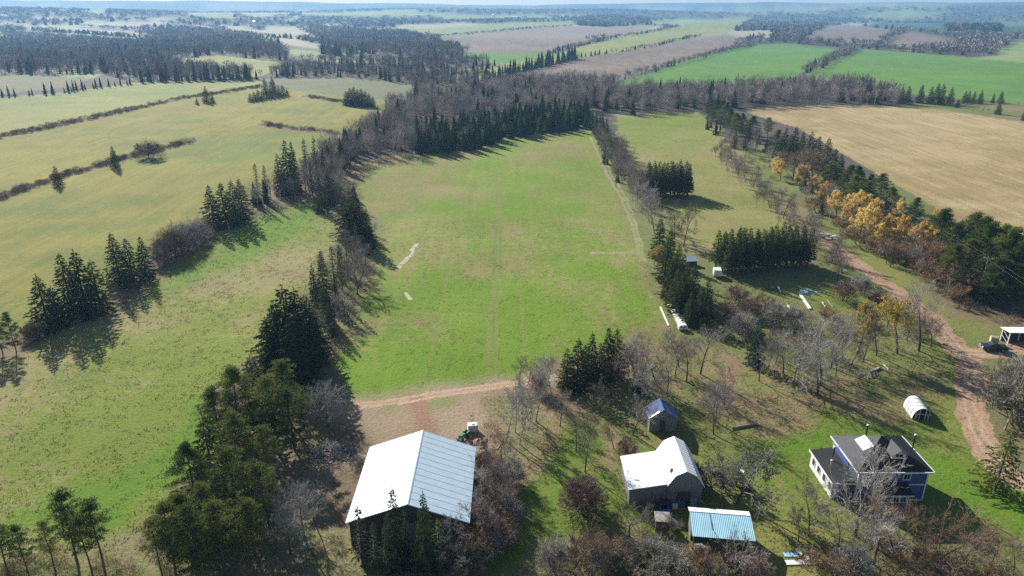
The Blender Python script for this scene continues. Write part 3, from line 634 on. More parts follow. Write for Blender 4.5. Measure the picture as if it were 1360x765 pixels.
row('slim spruce', 'going away along the upper left tree line', [('thinspruce', 345, 272, 217), ('thinspruce', 356, 270, 219), ('spruce', 374, 260, 206, .8), ('spruce', 385, 256, 188, .8), ('spruce', 393, 252, 190, .7), ('thinspruce', 409, 246, 184), ('thinspruce', 422, 244, 181), ('spruce', 428, 282, 236, .9), ('spruce', 444, 256, 208, .7), ('thinspruce', 416, 262, 215), ('spruce', 438, 272, 228)], 'slim spruces of the upper left tree line')
row('dark conifer', 'going away along the belt left of the meadow', [('spruce', 432, 400, 333, .7), ('thinspruce', 446, 396, 326), ('thinspruce', 455, 385, 330), ('spruce', 420, 410, 352, .7), ('thinspruce', 463, 368, 318), ('thinspruce', 452, 372, 334), ('spruce', 470, 322, 255, 1.2), ('spruce', 462, 318, 262, 1.2), ('spruce', 480, 325, 268, 1.2), ('spruce', 488, 316, 278), ('thinspruce', 475, 345, 296)], 'conifers of the belt left of the meadow')
row('tall black-green spruce', 'from the left in the tallest clump by the meadow edge', [('spruce', 362, 498, 424, 1.25), ('spruce', 374, 492, 404, 1.35), ('spruce', 388, 492, 383, 1.4), ('spruce', 402, 488, 386, 1.3), ('spruce', 413, 478, 394, 1.2), ('spruce', 398, 512, 420, 1.4), ('spruce', 422, 470, 410, 1.1)], 'tallest spruces left of the meadow')
row('tall green conifer', 'counted from the top of the grove left of the shed', [('spruce', 345, 562, 474, 1.2), ('pine', 384, 560, 478, 1.25), ('densepine', 318, 582, 490, 1.05), ('tallpine', 362, 590, 500, 1.2), ('pine', 296, 600, 514, 1.05), ('pine', 392, 598, 514, 1.1), ('spruce', 284, 640, 552, 1.0), ('pine', 325, 632, 545, 1.1), ('densepine', 262, 676, 590, 1.0), ('tallpine', 358, 650, 566, 1.1), ('pine', 318, 686, 590, 1.0), ('pine', 358, 700, 612, 1.1), ('spruce', 300, 715, 625, 1.0), ('pine', 280, 735, 640, .9), ('densepine', 256, 745, 650, 1.0), ('tallpine', 302, 768, 668, 1.1), ('pine', 268, 775, 668, 1.0), ('pine', 340, 742, 660, 1.1)], 'conifers of the grove left of the shed')
row('bare-stemmed pine', 'from the left along the bottom left edge', [('tallpine', 14, 768, 688, .9), ('tallpine', 40, 770, 700, .8), ('tallpine', 74, 760, 693, .9), ('tallpine', 104, 752, 655, .95), ('tallpine', 138, 752, 664, .95), ('tallpine', 124, 768, 684, .8), ('tallpine', 236, 774, 671, .95), ('tallpine', 216, 766, 688, .8)], 'pines along the bottom left edge')
row('mixed dark tree', 'from the top between the tallest clump and the belt', [('thinspruce', 428, 420, 368), ('spruce', 436, 432, 376, .8), ('bare', 444, 428, 384), ('thinspruce', 422, 445, 392), ('bare', 430, 452, 404), ('spruce', 440, 446, 402, .8), ('thinspruce', 450, 410, 362)], 'mixed trees between the clump and the belt')
row('grey bare tree', 'counted from the top beside the left pine grove', [('bigbare', 436, 566, 504, .95), ('birch', 459, 566, 528, .6), ('bigbare', 404, 716, 640, .9), ('bare', 420, 700, 650, .9), ('bigbare', 386, 735, 668, .9)], 'bare trees beside the left pine grove')
row('pointed spruce', 'from the left before the front of the big shed', [('thinspruce', 482, 752, 672, 1.3), ('thinspruce', 500, 757, 694, 1.2), ('spruce', 528, 756, 649, .6), ('thinspruce', 541, 748, 674, .9), ('spruce', 567, 760, 656, .6), ('thinspruce', 584, 752, 690, 1.3), ('thinspruce', 515, 765, 700, 1.)], 'spruces before the front of the big shed')
row('bare grey tree', 'counted from the top in the thicket right of the big shed', [('bare', 668, 620, 566), ('bare', 652, 640, 590), ('bare', 676, 650, 596), ('birch', 648, 676, 620, .9), ('bare', 664, 690, 632), ('birch', 640, 698, 640, .9), ('bare', 628, 728, 674), ('bare', 604, 748, 690), ('bare', 655, 720, 668)], 'bare trees of the thicket right of the big shed')
row('rounded brown bush', 'from the top along the right wall of the big shed', [('thicket', 650, 628, 600, 1.2), ('thicket', 664, 650, 618, 1.2), ('russet', 676, 668, 640, 1.1), ('thicket', 650, 668, 636, 1.3), ('thicket', 668, 690, 656, 1.2), ('russet', 646, 704, 672, 1.2), ('thicket', 662, 722, 688, 1.3), ('thicket', 634, 742, 706, 1.2), ('greenbush', 610, 758, 722, 1.), ('thicket', 682, 640, 612, 1.)], 'bushes along the right wall of the big shed')
row('low twiggy bush', 'from the left along the bottom edge below the barn', [('thicket', 812, 752, 722, 1.2), ('greenbush', 838, 758, 726, 1.1), ('thicket', 862, 746, 716, 1.2), ('thicket', 890, 762, 730, 1.2), ('russet', 918, 758, 728, 1.1), ('greenbush', 876, 772, 736, 1.2), ('thicket', 940, 768, 738, 1.2), ('thicket', 1004, 772, 744, 1.2), ('russet', 1100, 772, 738, 1.2), ('thicket', 1130, 766, 730, 1.2), ('russet', 1206, 772, 736, 1.2), ('thicket', 1260, 776, 742, 1.2), ('russet', 1300, 774, 742, 1.2)], 'bushes along the bottom edge below the barn')
row('white-stemmed birch', 'from the left on the slope between shed and barn', [('birch', 672, 586, 512), ('birch', 690, 590, 520), ('birch', 684, 574, 508), ('birch', 724, 529, 478), ('birch', 733, 525, 466), ('birch', 700, 556, 505)], 'birches between the shed and the barn')
row('slender bare tree', 'from the left on the slope beside the barns', [('bare', 777, 627, 552, .7), ('bare', 765, 600, 545, .7), ('bare', 840, 577, 516, .95), ('bare', 815, 596, 560, .8), ('bare', 948, 577, 515, .95), ('bare', 930, 497, 424, 1.), ('bare', 912, 507, 440, .9), ('bare', 896, 500, 450, .9)], 'bare trees around the blue shed')
row('dark spruce', 'from the left in the clump above the barns', [('spruce', 752, 517, 464, 1.), ('spruce', 766, 518, 451, .95), ('spruce', 784, 513, 443, .85), ('spruce', 795, 510, 457, .95), ('spruce', 806, 503, 436, .9), ('spruce', 817, 500, 437, .95), ('spruce', 776, 508, 458, .9)], 'dark spruces above the barns')
row('purple-grey bare tree', 'from the left behind the blue shed', [('bigbare', 842, 506, 447, .85), ('bare', 858, 516, 458, 1.15), ('bare', 872, 512, 456, 1.1), ('bare', 832, 492, 452, 1.), ('bare', 886, 522, 470, 1.), ('bare', 902, 488, 436, 1.), ('bare', 852, 484, 440)], 'bare trees behind the blue shed')
px_tree('rust', 818, 510, 476, 'small rusty-leaved maple at the right foot of the dark spruce clump', None, .9)
px_tree('bluespruce', 849, 523, 497, 'small blue-green spruce tucked under the bare trees behind the blue shed')
row('thin bare sapling', 'from the left beside the red dirt track', [('bare', 690, 512, 474, .8), ('bare', 702, 510, 470, .8), ('thicket', 716, 520, 492, .8), ('bare', 728, 512, 472, .7)], 'saplings beside the dirt track')
px_tree('redbush', 773, 678, 636, 'dense dark red rounded bush on the grass left of the barn', None, 1.05)
row('pinkish twiggy bush', 'from the left on the grass below the red bush', [('tanbare', 760, 760, 690, .85), ('thicket', 782, 766, 716, 1.), ('thicket', 738, 756, 716, .9)], 'twiggy bushes below the red bush')
px_tree('thicket', 832, 606, 584, 'low brown bush just above the white barn roof', None, 1.1)
row('crooked apple tree', 'from the left in the yard before the barn', [('orchard', 836, 712, 662, .95), ('orchard', 888, 712, 680, .9), ('orchard', 977, 762, 704, 1.)], 'apple trees before the barn')
px_tree('olive', 980, 668, 597, 'grey-green leafy willow standing right of the barn', None, 1.15)
px_tree('greenbush', 950, 648, 614, 'grey-green leafy bush at the foot of the barn beside the willow', None, 1.2)
row('tangled bare tree', 'from the left along the bottom edge before the house', [('bare', 1074, 712, 634, .8), ('bigbare', 1136, 712, 598, .82), ('bare', 1110, 742, 664, .9), ('bigbare', 1160, 750, 672, .9), ('tanbare', 1190, 742, 668, .95), ('tanbare', 1236, 752, 664, 1.0), ('tanbare', 1212, 720, 668, .9), ('bare', 1270, 765, 700, .8), ('tanbare', 1318, 746, 694, .8), ('bare', 1345, 768, 716, .8), ('bare', 1060, 720, 672, .7)], 'bare trees before the house')
px_tree('broadspruce', 1321, 652, 567, 'broad lone spruce on the lawn right of the house', None, .85)
row('green-leaved bush', 'from the left at the right edge past the driveway', [('greenbush', 1348, 560, 512, 1.), ('greenbush', 1368, 575, 500, 1.), ('greenbush', 1362, 530, 478, 1.)], 'green bushes past the driveway')
px_tree('birch', 1334, 571, 470, 'slim white birch beside the driveway near the right edge')
row('orchard tree losing its leaves', 'from the left in the grove above the house', [('bare', 1030, 484, 434, .9), ('rust', 1046, 468, 438, .9), ('bare', 1060, 490, 430, .9), ('rust', 1075, 462, 424, .8), ('bigbare', 1090, 512, 422, .95), ('bare', 1118, 478, 420, .9), ('yellow', 1137, 473, 403, .72), ('bare', 1156, 451, 404, .8), ('bare', 1164, 472, 402, .85), ('yellow', 1192, 470, 398, 1.0), ('bigbare', 1220, 466, 374, .75), ('rust', 1236, 462, 420, 1.05), ('rust', 1178, 436, 392, .8)], 'autumn trees of the grove above the house')
row('pale twiggy tree', 'from the left across the leaf-strewn slope above the barns', [('bare', 712, 560, 508, .9), ('bare', 744, 566, 518, .9), ('bare', 798, 552, 506, .9), ('bigbare', 862, 540, 482, .8), ('bare', 884, 548, 498, .9), ('bigbare', 950, 560, 504, .8), ('bare', 962, 540, 488, .9), ('bare', 1008, 506, 452, .9), ('bigbare', 1040, 496, 438, .8), ('bare', 1068, 486, 430, .9), ('bigbare', 1104, 488, 420, .75), ('bare', 1128, 494, 440, .9), ('bare', 1146, 480, 424, .9), ('bare', 1204, 452, 396, .9)], 'pale trees above the barns')
row('mossy bare tree', 'counted from the left between greenhouse and orchard', [('bigbare', 1086, 525, 455, .9), ('bare', 1055, 508, 462, .9), ('bare', 1110, 500, 455, .9), ('bare', 1016, 470, 436, .8)], 'bare trees in the lower orchard')
px_tree('bluespruce', 1002, 485, 420, 'blue-green spruce at the left end of the orchard grove', None, .62)
row('low brown shrub', 'from the left around the white rubbish above the orchard', [('thicket', 978, 402, 378, 1.1), ('thicket', 995, 420, 394, 1.2), ('russet', 1012, 412, 392, 1.), ('thicket', 1030, 432, 402, 1.2), ('thicket', 1052, 430, 406, 1.), ('russet', 1098, 436, 412, 1.), ('thicket', 1120, 400, 372, 1.), ('redbush', 1168, 404, 388, 1.1), ('thicket', 1145, 390, 366, 1.), ('thicket', 965, 425, 400, 1.2), ('thicket', 985, 445, 415, 1.2)], 'brown shrubs above the orchard')
row('dense dark spruce', 'counted from the far end of the row by the white planks', [('spruce', 874, 343, 290, 1.0), ('spruce', 888, 350, 303, .95), ('spruce', 899, 370, 326, 1.), ('spruce', 889, 398, 346, 1.05), ('spruce', 904, 388, 338, 1.1), ('spruce', 918, 408, 352, 1.05), ('spruce', 903, 418, 364, 1.1), ('spruce', 928, 432, 380, 1.05), ('spruce', 915, 432, 390, 1.1), ('spruce', 936, 420, 372, 1.), ('spruce', 882, 372, 322, 1.1), ('spruce', 894, 384, 336, 1.1), ('spruce', 910, 400, 350, 1.1), ('spruce', 896, 410, 360, 1.1)], 'spruces of the row by the white planks')
row('small yellow maple', 'from the far end beside the dense spruce row', [('yellow', 868, 352, 326, 1.), ('yellow', 880, 368, 346, .8)], 'small yellow maples beside the spruce row')
row('tall pale bare tree', 'counted from the near end of the line right of the meadow', [('bare', 908, 326, 266, .8), ('bare', 896, 318, 264, .8), ('birch', 869, 310, 240, 1.1), ('birch', 862, 296, 240, 1.), ('bare', 850, 262, 218, .8), ('bare', 842, 256, 208, .7), ('bare', 836, 246, 198, .8), ('bare', 830, 240, 192, .8), ('bare', 824, 230, 186, .8), ('bare', 818, 224, 178, .8), ('bare', 812, 216, 172, .8), ('bare', 846, 268, 226, .7)], 'bare trees of the line right of the meadow')
row('bushy green conifer', 'from the far end of the line right of the meadow', [('youngpine', 786, 172, 146, 1.), ('youngpine', 791, 178, 149, 1.), ('youngpine', 796, 185, 154, 1.), ('youngpine', 800, 192, 159, 1.), ('youngpine', 804, 200, 165, 1.), ('youngpine', 808, 209, 173, .9), ('youngpine', 799, 180, 150, .9), ('youngpine', 805, 188, 157, .9)], 'green conifers of the line right of the meadow')
def plantation(name, corners, top_off, ncol, nrow, label, group):
    (ax, ay), (bx, by), dep = corners
    A = np.array(at(ax, ay)[:2]); B = np.array(at(bx, by)[:2]); d = B-A; nrm = np.array([-d[1], d[0]])/np.linalg.norm(d)
    for j in range(nrow):
        for i in range(ncol):
            p = A+d*(i/(ncol-1))+nrm*(j*dep)+R.normal(size=2)*.22; z = float(zt(*p)); q = proj(p[0], p[1], z); h = top_off*(.9+.16*R.random())
            tree('plantation', p[0], p[1], z, h, '%s tree from the left in the %s row of %s' % (ORD[i], ('front', 'second', 'back')[j], label), group, 1.4)
plantation('a', ((966, 366), (1070, 354), 2.7), 9.6, 13, 3, 'the oblong spruce block', 'spruces of the near planted block')
plantation('b', ((862, 262), (913, 263), 3.2), 10.8, 8, 3, 'the square spruce block', 'spruces of the far planted block')
row('dark pine', 'from the far end of the right hedgerow', [('densepine', 942, 160, 133), ('densepine', 951, 163, 132, 1.2), ('densepine', 960, 168, 135, 1.2), ('densepine', 970, 172, 143, 1.1), ('densepine', 986, 177, 150, 1.1), ('spruce', 975, 197, 174, .9), ('spruce', 992, 198, 166, .9), ('bare', 1004, 198, 164, 1.1), ('tallpine', 1018, 190, 156, 1.1), ('spruce', 1040, 207, 171), ('spruce', 1052, 212, 169), ('spruce', 1062, 215, 176), ('spruce', 1072, 222, 176, 1.1), ('spruce', 1082, 226, 182, 1.1), ('densepine', 1028, 204, 172, 1.2), ('spruce', 1046, 216, 178, 1.2), ('densepine', 998, 184, 154, 1.2), ('densepine', 978, 180, 150, 1.2)], 'dark trees at the far end of the right hedgerow')
row('deep green spruce', 'from the far end in the middle of the right hedgerow', [('spruce', 1094, 232, 184, 1.1), ('spruce', 1104, 240, 198), ('spruce', 1112, 246, 206, 1.1), ('densepine', 1122, 258, 219, 1.2), ('densepine', 1137, 262, 221, 1.1), ('densepine', 1168, 272, 231, 1.2), ('spruce', 1090, 268, 243, 1.2), ('densepine', 1152, 266, 232, 1.1), ('densepine', 1210, 296, 262, 1.1), ('spruce', 1196, 288, 262, 1.), ('spruce', 1068, 254, 226, 1.), ('densepine', 1100, 250, 214, 1.2), ('densepine', 1130, 272, 232, 1.2), ('densepine', 1146, 278, 240, 1.2), ('densepine', 1182, 284, 248, 1.2), ('spruce', 1118, 264, 226, 1.2)], 'evergreens in the middle of the right hedgerow')
row('golden larch', 'from the left in the right hedgerow', [('gold', 1036, 240, 214, 1.1), ('gold', 1030, 232, 208, .9), ('tanbare', 1052, 240, 190, 1.2), ('gold', 1068, 246, 216, .9), ('gold', 1080, 256, 232, .9), ('gold', 1122, 300, 268, .9), ('gold', 1136, 300, 252, .9), ('gold', 1148, 322, 270, .95), ('gold', 1162, 318, 276, .9), ('gold', 1175, 322, 284, 1.), ('gold', 1186, 334, 300, .8), ('gold', 1190, 296, 266, .9), ('gold', 1200, 324, 288, .9), ('gold', 1219, 326, 292, .8), ('gold', 1240, 300, 276, .8), ('gold', 1158, 300, 262, .9), ('gold', 1128, 288, 256, .9), ('gold', 1142, 310, 276, 1.), ('gold', 1168, 332, 296, .9), ('gold', 1208, 336, 298, .9), ('gold', 1094, 272, 240, .9), ('gold', 1110, 290, 254, .9), ('gold', 1058, 246, 220, .9), ('gold', 1230, 340, 300, .9), ('gold', 1254, 322, 292, .9), ('gold', 1268, 366, 330, .8), ('gold', 1288, 384, 352, .8)], 'golden larches of the right hedgerow')
row('brown leafless tree', 'from the left among the golden larches', [('bare', 1066, 236, 196, 1.1), ('bare', 1110, 282, 246, 1.1), ('bare', 1180, 306, 272, 1.1), ('rust', 1228, 362, 314, 1.), ('bare', 1214, 344, 300, 1.), ('russet', 1196, 352, 324, 1.2), ('russet', 1240, 372, 340, 1.2), ('russet', 1160, 338, 316, 1.2), ('bare', 1226, 322, 284, 1.), ('russet', 1288, 396, 366, 1.1), ('russet', 1268, 402, 378, 1.1), ('russet', 1215, 356, 334, 1.1), ('russet', 1180, 344, 318, 1.2), ('russet', 1140, 326, 302, 1.2), ('russet', 1120, 312, 290, 1.2), ('russet', 1250, 384, 352, 1.2), ('russet', 1232, 356, 322, 1.2), ('russet', 1086, 284, 262, 1.2), ('bare', 1096, 276, 240, 1.1), ('bare', 1132, 306, 268, 1.1)], 'brown trees among the golden larches')
row('dark green pine', 'from the left at the near end of the right hedgerow', [('densepine', 1246, 340, 278, 1.15), ('densepine', 1262, 352, 296, 1.15), ('densepine', 1278, 346, 281, 1.2), ('spruce', 1254, 362, 314, 1.2), ('densepine', 1284, 376, 318, 1.2), ('densepine', 1302, 374, 296, 1.25), ('densepine', 1316, 386, 312, 1.2), ('densepine', 1332, 388, 304, 1.2), ('spruce', 1272, 394, 340, 1.2), ('densepine', 1310, 402, 340, 1.2), ('spruce', 1296, 392, 330, 1.2), ('densepine', 1340, 378, 318, 1.1), ('densepine', 1258, 376, 322, 1.2), ('densepine', 1290, 352, 288, 1.2), ('densepine', 1322, 368, 298, 1.2), ('densepine', 1346, 398, 322, 1.2), ('densepine', 1238, 334, 284, 1.1), ('densepine', 1326, 404, 346, 1.1)], 'pines at the near end of the right hedgerow')
row('grey leafless tree', 'going away along the fence right of the pasture', [('bare', 1118, 362, 312, 1.), ('bare', 1104, 350, 306, 1.), ('bare', 1112, 372, 330, .9), ('bare', 1080, 322, 282, 1.), ('bare', 1070, 314, 276, .9), ('bare', 1040, 290, 252, 1.), ('bare', 1032, 284, 248, .9), ('bare', 1022, 276, 240, .9), ('bare', 1000, 250, 218, 1.), ('bare', 990, 242, 212, 1.), ('bare', 980, 234, 204, 1.), ('bare', 972, 224, 196, 1.), ('bare', 964, 216, 190, 1.), ('bare', 956, 208, 182, 1.)], 'grey trees along the fence right of the pasture')
# trees standing in or beside the far fields
row('lone dark tree', 'from the left on the brown strip across the hay field', [('spruce', 78, 247, 221, 1.25), ('spruce', 154, 224, 195, 1.1)], 'lone spruces on the brown strip')
px_tree('thicket', 199, 210, 187, 'big round grey bush on the brown strip across the hay field', None, 1.5)
row('dark field spruce', 'from the left beside the upper brown strip', [('spruce', 275, 137, 115, 1.2), ('spruce', 283, 137, 126, 1.4), ('spruce', 262, 139, 130, 1.3)], 'spruces beside the upper brown strip')
row('clumped dark spruce', 'from the left in the island ending the upper strip', [('spruce', 333+5.4*i, 135.5-.9*i, t, 1.4) for i, t in enumerate([124, 122, 119, 121, 118, 117, 116, 114, 113, 118])]+[('spruce', 353, 125, 104, 1.2), ('spruce', 363, 124, 102, 1.3)], 'spruces of the field island')
row('small dark spruce', 'from the left in the clump beyond the hay field', [('spruce', 461+5*i, 140+.3*i, t, 1.4) for i, t in enumerate([121, 117, 116, 119, 118, 121, 124, 128])], 'spruces of the clump beyond the hay field')
row('roadside conifer', 'from the left on the line above the stubble field', [('spruce', 1151, 136, 104, 1.), ('spruce', 1164, 138, 108, 1.), ('spruce', 1196, 138, 116, 1.1), ('spruce', 1204, 138, 114), ('spruce', 1221, 137, 113, 1.2), ('spruce', 1234, 138, 115), ('spruce', 1242, 138, 111, 1.1), ('spruce', 1249, 138, 112, 1.1), ('spruce', 1261, 138, 116, 1.1), ('spruce', 1280, 138, 121, 1.2), ('spruce', 1285, 137, 120), ('spruce', 1292, 137, 121, 1.1), ('spruce', 1301, 137, 120, 1.2), ('spruce', 1318, 137, 124), ('spruce', 1328, 137, 121, 1.1)], 'conifers above the stubble field')
row('isolated conifer', 'from the left near the right edge above the stubble', [('spruce', 1271, 143, 132, 1.6), ('spruce', 1325, 152, 136, 1.4), ('spruce', 1359, 160, 145, 1.2)], 'isolated conifers near the right edge')

# ------------------------------------------------------------------ woods: every tree placed; the largest stand alone, the rest of a wood is one mass
WOODS = [  # polygon of tree feet, share of conifers, spacing m, height m, where
 ([(405,262),(430,262),(448,285),(458,262),(452,240),(470,222),(500,212),(548,208),(560,196),(562,160),(530,152),(505,162),(480,185),(450,198),(425,215),(398,245)], .12, 4.4, 11, 'the grey wood beyond the hedgerows'),
 ([(548,206),(600,203),(648,197),(660,187),(720,179),(782,169),(778,152),(700,160),(640,172),(560,187)], .74, 4.4, 10.5, 'the conifer stand behind the meadow'),
 ([(505,160),(560,165),(640,166),(700,154),(790,148),(840,154),(930,146),(985,144),(1100,139),(1195,141),(1200,132),(1170,124),(1130,116),(1000,120),(880,124),(830,126),(806,114),(790,114),(700,112),(640,122),(600,132),(560,134),(545,140),(520,146)], .07, 5.2, 12, 'the purple wood across the valley'),
 ([(0,99),(60,99),(130,98),(170,106),(230,109),(330,107),(342,104),(330,100),(300,97),(238,88),(222,81),(287,73),(388,84),(378,68),(330,54),(258,40),(200,44),(185,58),(100,50),(0,44)], .10, 7.5, 12, 'the big wood on the left'),
 ([(345,104),(450,103),(500,107),(545,113),(548,126),(600,118),(640,116),(660,108),(640,106),(553,101),(520,97),(440,94),(390,90),(375,93)], .16, 6, 11, 'the wood at the foot of the valley'),
 ([(395,83),(440,87),(515,91),(550,98),(600,92),(655,86),(592,76),(622,70),(575,54),(540,44),(440,38),(400,42),(440,62),(455,70),(552,80),(545,86),(480,84),(440,84)], .1, 8, 12, 'the wood in the hazy valley'),
 ([(975,42),(1030,40),(1030,54),(1060,54),(1100,34),(1180,28),(1100,22),(1030,18),(1003,24),(990,34)], .45, 9, 13, 'the wood behind the green fields'),
 ([(1180,68),(1240,72),(1290,76),(1322,72),(1345,54),(1262,44),(1272,60),(1225,66)], .08, 8, 12, 'the pale wood behind the green fields'),
 ([(1255,46),(1330,46),(1330,34),(1258,30)], .8, 11, 14, 'the wood behind the green fields'),
 ([(768,34),(800,36),(866,33),(862,24),(800,19),(762,26)], .5, 10, 14, 'the wood block on the skyline'),
 ([(40,34),(100,34),(120,27),(60,27)], .4, 12, 12, 'the far trees'), ([(180,45),(255,40),(340,47),(350,56),(300,60),(220,52)], .1, 9, 12, 'the big wood on the left'),
 ([(1160,60),(1182,52),(1207,40),(1200,38),(1172,52)], .05, 7, 11, 'a far hedge'),
]
HEDGES = [  # polyline, half width, conifer share, spacing, height
 ([(0,129),(40,127),(90,123),(110,119),(178,112)], 2, .95, 5, 7.5), ([(184,110),(230,108),(345,106)], 6, .8, 6, 12),
 ([(645,110),(672,101),(705,93),(735,86),(765,78)], 3, .95, 6, 13), ([(765,78),(780,75),(822,70)], 2, .5, 9, 6), ([(822,70),(850,65),(890,56),(930,48)], 2, .4, 11, 6),
 ([(730,72),(750,66),(770,61),(800,54)], 3, .5, 9, 7), ([(790,56),(830,48),(880,40),(900,35)], 3, .2, 12, 7),
 ([(808,111),(830,105),(850,100),(890,88),(930,78),(970,67),(1000,59)], 5, .05, 5.5, 6.5), ([(1072,97),(1085,90),(1105,80),(1137,65)], 6, .08, 6, 8),
 ([(975,62),(1000,58),(1050,56),(1110,62),(1140,64),(1180,67),(1230,71),(1262,73)], 6, .12, 7, 8), ([(1270,136),(1300,138),(1360,140)], 3, .3, 9, 3), ([(1240,140),(1290,146),(1325,152)], 4, .1, 6, 4),
 ([(405,90),(440,92),(480,97)], 6, .7, 7, 10), ([(430,66),(437,73),(480,76)], 8, .6, 9, 10), ([(445,84),(500,86),(545,90)], 8, .6, 9, 9),
 ([(300,45),(400,52),(440,60)], 6, .6, 14, 9), ([(60,42),(120,45),(185,50)], 8, .6, 14, 9), ([(560,50),(640,44),(700,38),(760,35)], 5, .1, 12, 6), ([(1180,30),(1230,30),(1258,31)], 6, .9, 16, 9),
 ([(555,101),(600,98),(640,92),(655,87)], 5, .5, 9, 8), ([(75,97),(135,99)], 4, .6, 12, 6), ([(1140,64),(1170,60),(1182,52)], 4, .05, 9, 7),
 ([(330,280),(365,266),(410,250)], 4, .45, 3.2, 8), ([(440,440),(452,400),(470,355),(482,330)], 3.5, .3, 3.4, 6.5), ([(452,380),(478,322),(482,300),(452,262)], 4, .2, 5.2, 5.5), ([(395,262),(430,262),(446,280)], 5, .25, 4.5, 8), ([(840,260),(862,300)], 2, 0, 4, 8), ([(802,186),(818,222),(846,270)], 4.5, .08, 2.6, 9),
 ([(950,200),(985,240),(1030,285),(1066,318),(1110,365)], 4, 0, 4.2, 5.5), ([(955,168),(1000,198),(1050,220),(1100,262),(1160,310),(1215,352),(1290,396)], 9, .12, 5.0, 6),
]
def wood_points():
    pts = []
    g = np.random.default_rng(5)
    for poly, con, s0, h, where in WOODS:
        # walk outwards ring by ring so that spacing can grow with distance
        wp = np.array([at(*p)[:2] for p in poly]); d = np.hypot(wp[:, 0], wp[:, 1]); a = np.arctan2(wp[:, 1], wp[:, 0]); r = d.min()
        X = []; Y = []
        while r < d.max():
            s = max(s0, r*.0105); n = max(1, int((a.max()-a.min())*r/s)); t = a.min()+(np.arange(n)+g.random(n)*.9)/n*(a.max()-a.min()); rr = r+g.random(n)*s*.9
            X.append(rr*np.cos(t)); Y.append(rr*np.sin(t)); r += s
        X = np.concatenate(X); Y = np.concatenate(Y); Z = zt(X, Y); px, py = proj(X, Y, Z); m = inpoly(px, py, poly)
        cn = con+(vn(X, Y, 45, 71)-.5)*con*1.2
        for x, y, z, c in zip(X[m], Y[m], Z[m], cn[m]): pts.append((x, y, z, h*(.72+.5*g.random()), g.random() < c, where, s0))
    HN = ['the windbreak at the far left', 'the wood edge beyond the hay field', 'the conifer row crossing the valley fields'] + ['the far hedgerows between fields']*19 + ['the upper left tree line', 'the belt left of the meadow', 'the belt left of the meadow', 'the upper left tree line', 'the line right of the meadow', 'the line right of the meadow', 'the fence line right of the pasture', 'the undergrowth of the right hedgerow']
    for (line, hw, con, s0, h), where in zip(HEDGES, HN[:3]+['the far hedgerows between fields']*(len(HEDGES)-11)+HN[-8:]):
        wp = [np.array(at(*p)[:2]) for p in line]
        for p, q in zip(wp[:-1], wp[1:]):
            L = np.linalg.norm(q-p); nn = int(L/s0*max(1, hw/3))+1; nr = np.array([-(q-p)[1], (q-p)[0]])/(L+1e-6)
            for i in range(nn):
                w_ = p+(q-p)*(i+g.random())/nn+nr*(g.random()*2-1)*hw; pts.append((w_[0], w_[1], float(zt(*w_)), h*(.55+.75*g.random()), g.random() < con, where, s0))
    r = 1500.
    while r < 5600:
        s = r*.0125; n = int(1.36*r/s); t = pi/2-.68+(np.arange(n)+g.random(n)*.9)/n*1.36; rr = r+g.random(n)*s; X = rr*np.cos(t); Y = rr*np.sin(t); Z = zt(X, Y); c = far_class(X, Y)
        px, py = proj(X, Y, Z); free = np.ones(n, bool)
        for k, poly in FIELDS: free &= ~inpoly(px, py, poly)
        for x, y, z, f in zip(X, Y, Z, (c == 0) & free):
            if f: pts.append((x, y, z, 12*(.72+.5*g.random()), g.random() < .16, 'the far woods', 8))
        r += s
    return pts
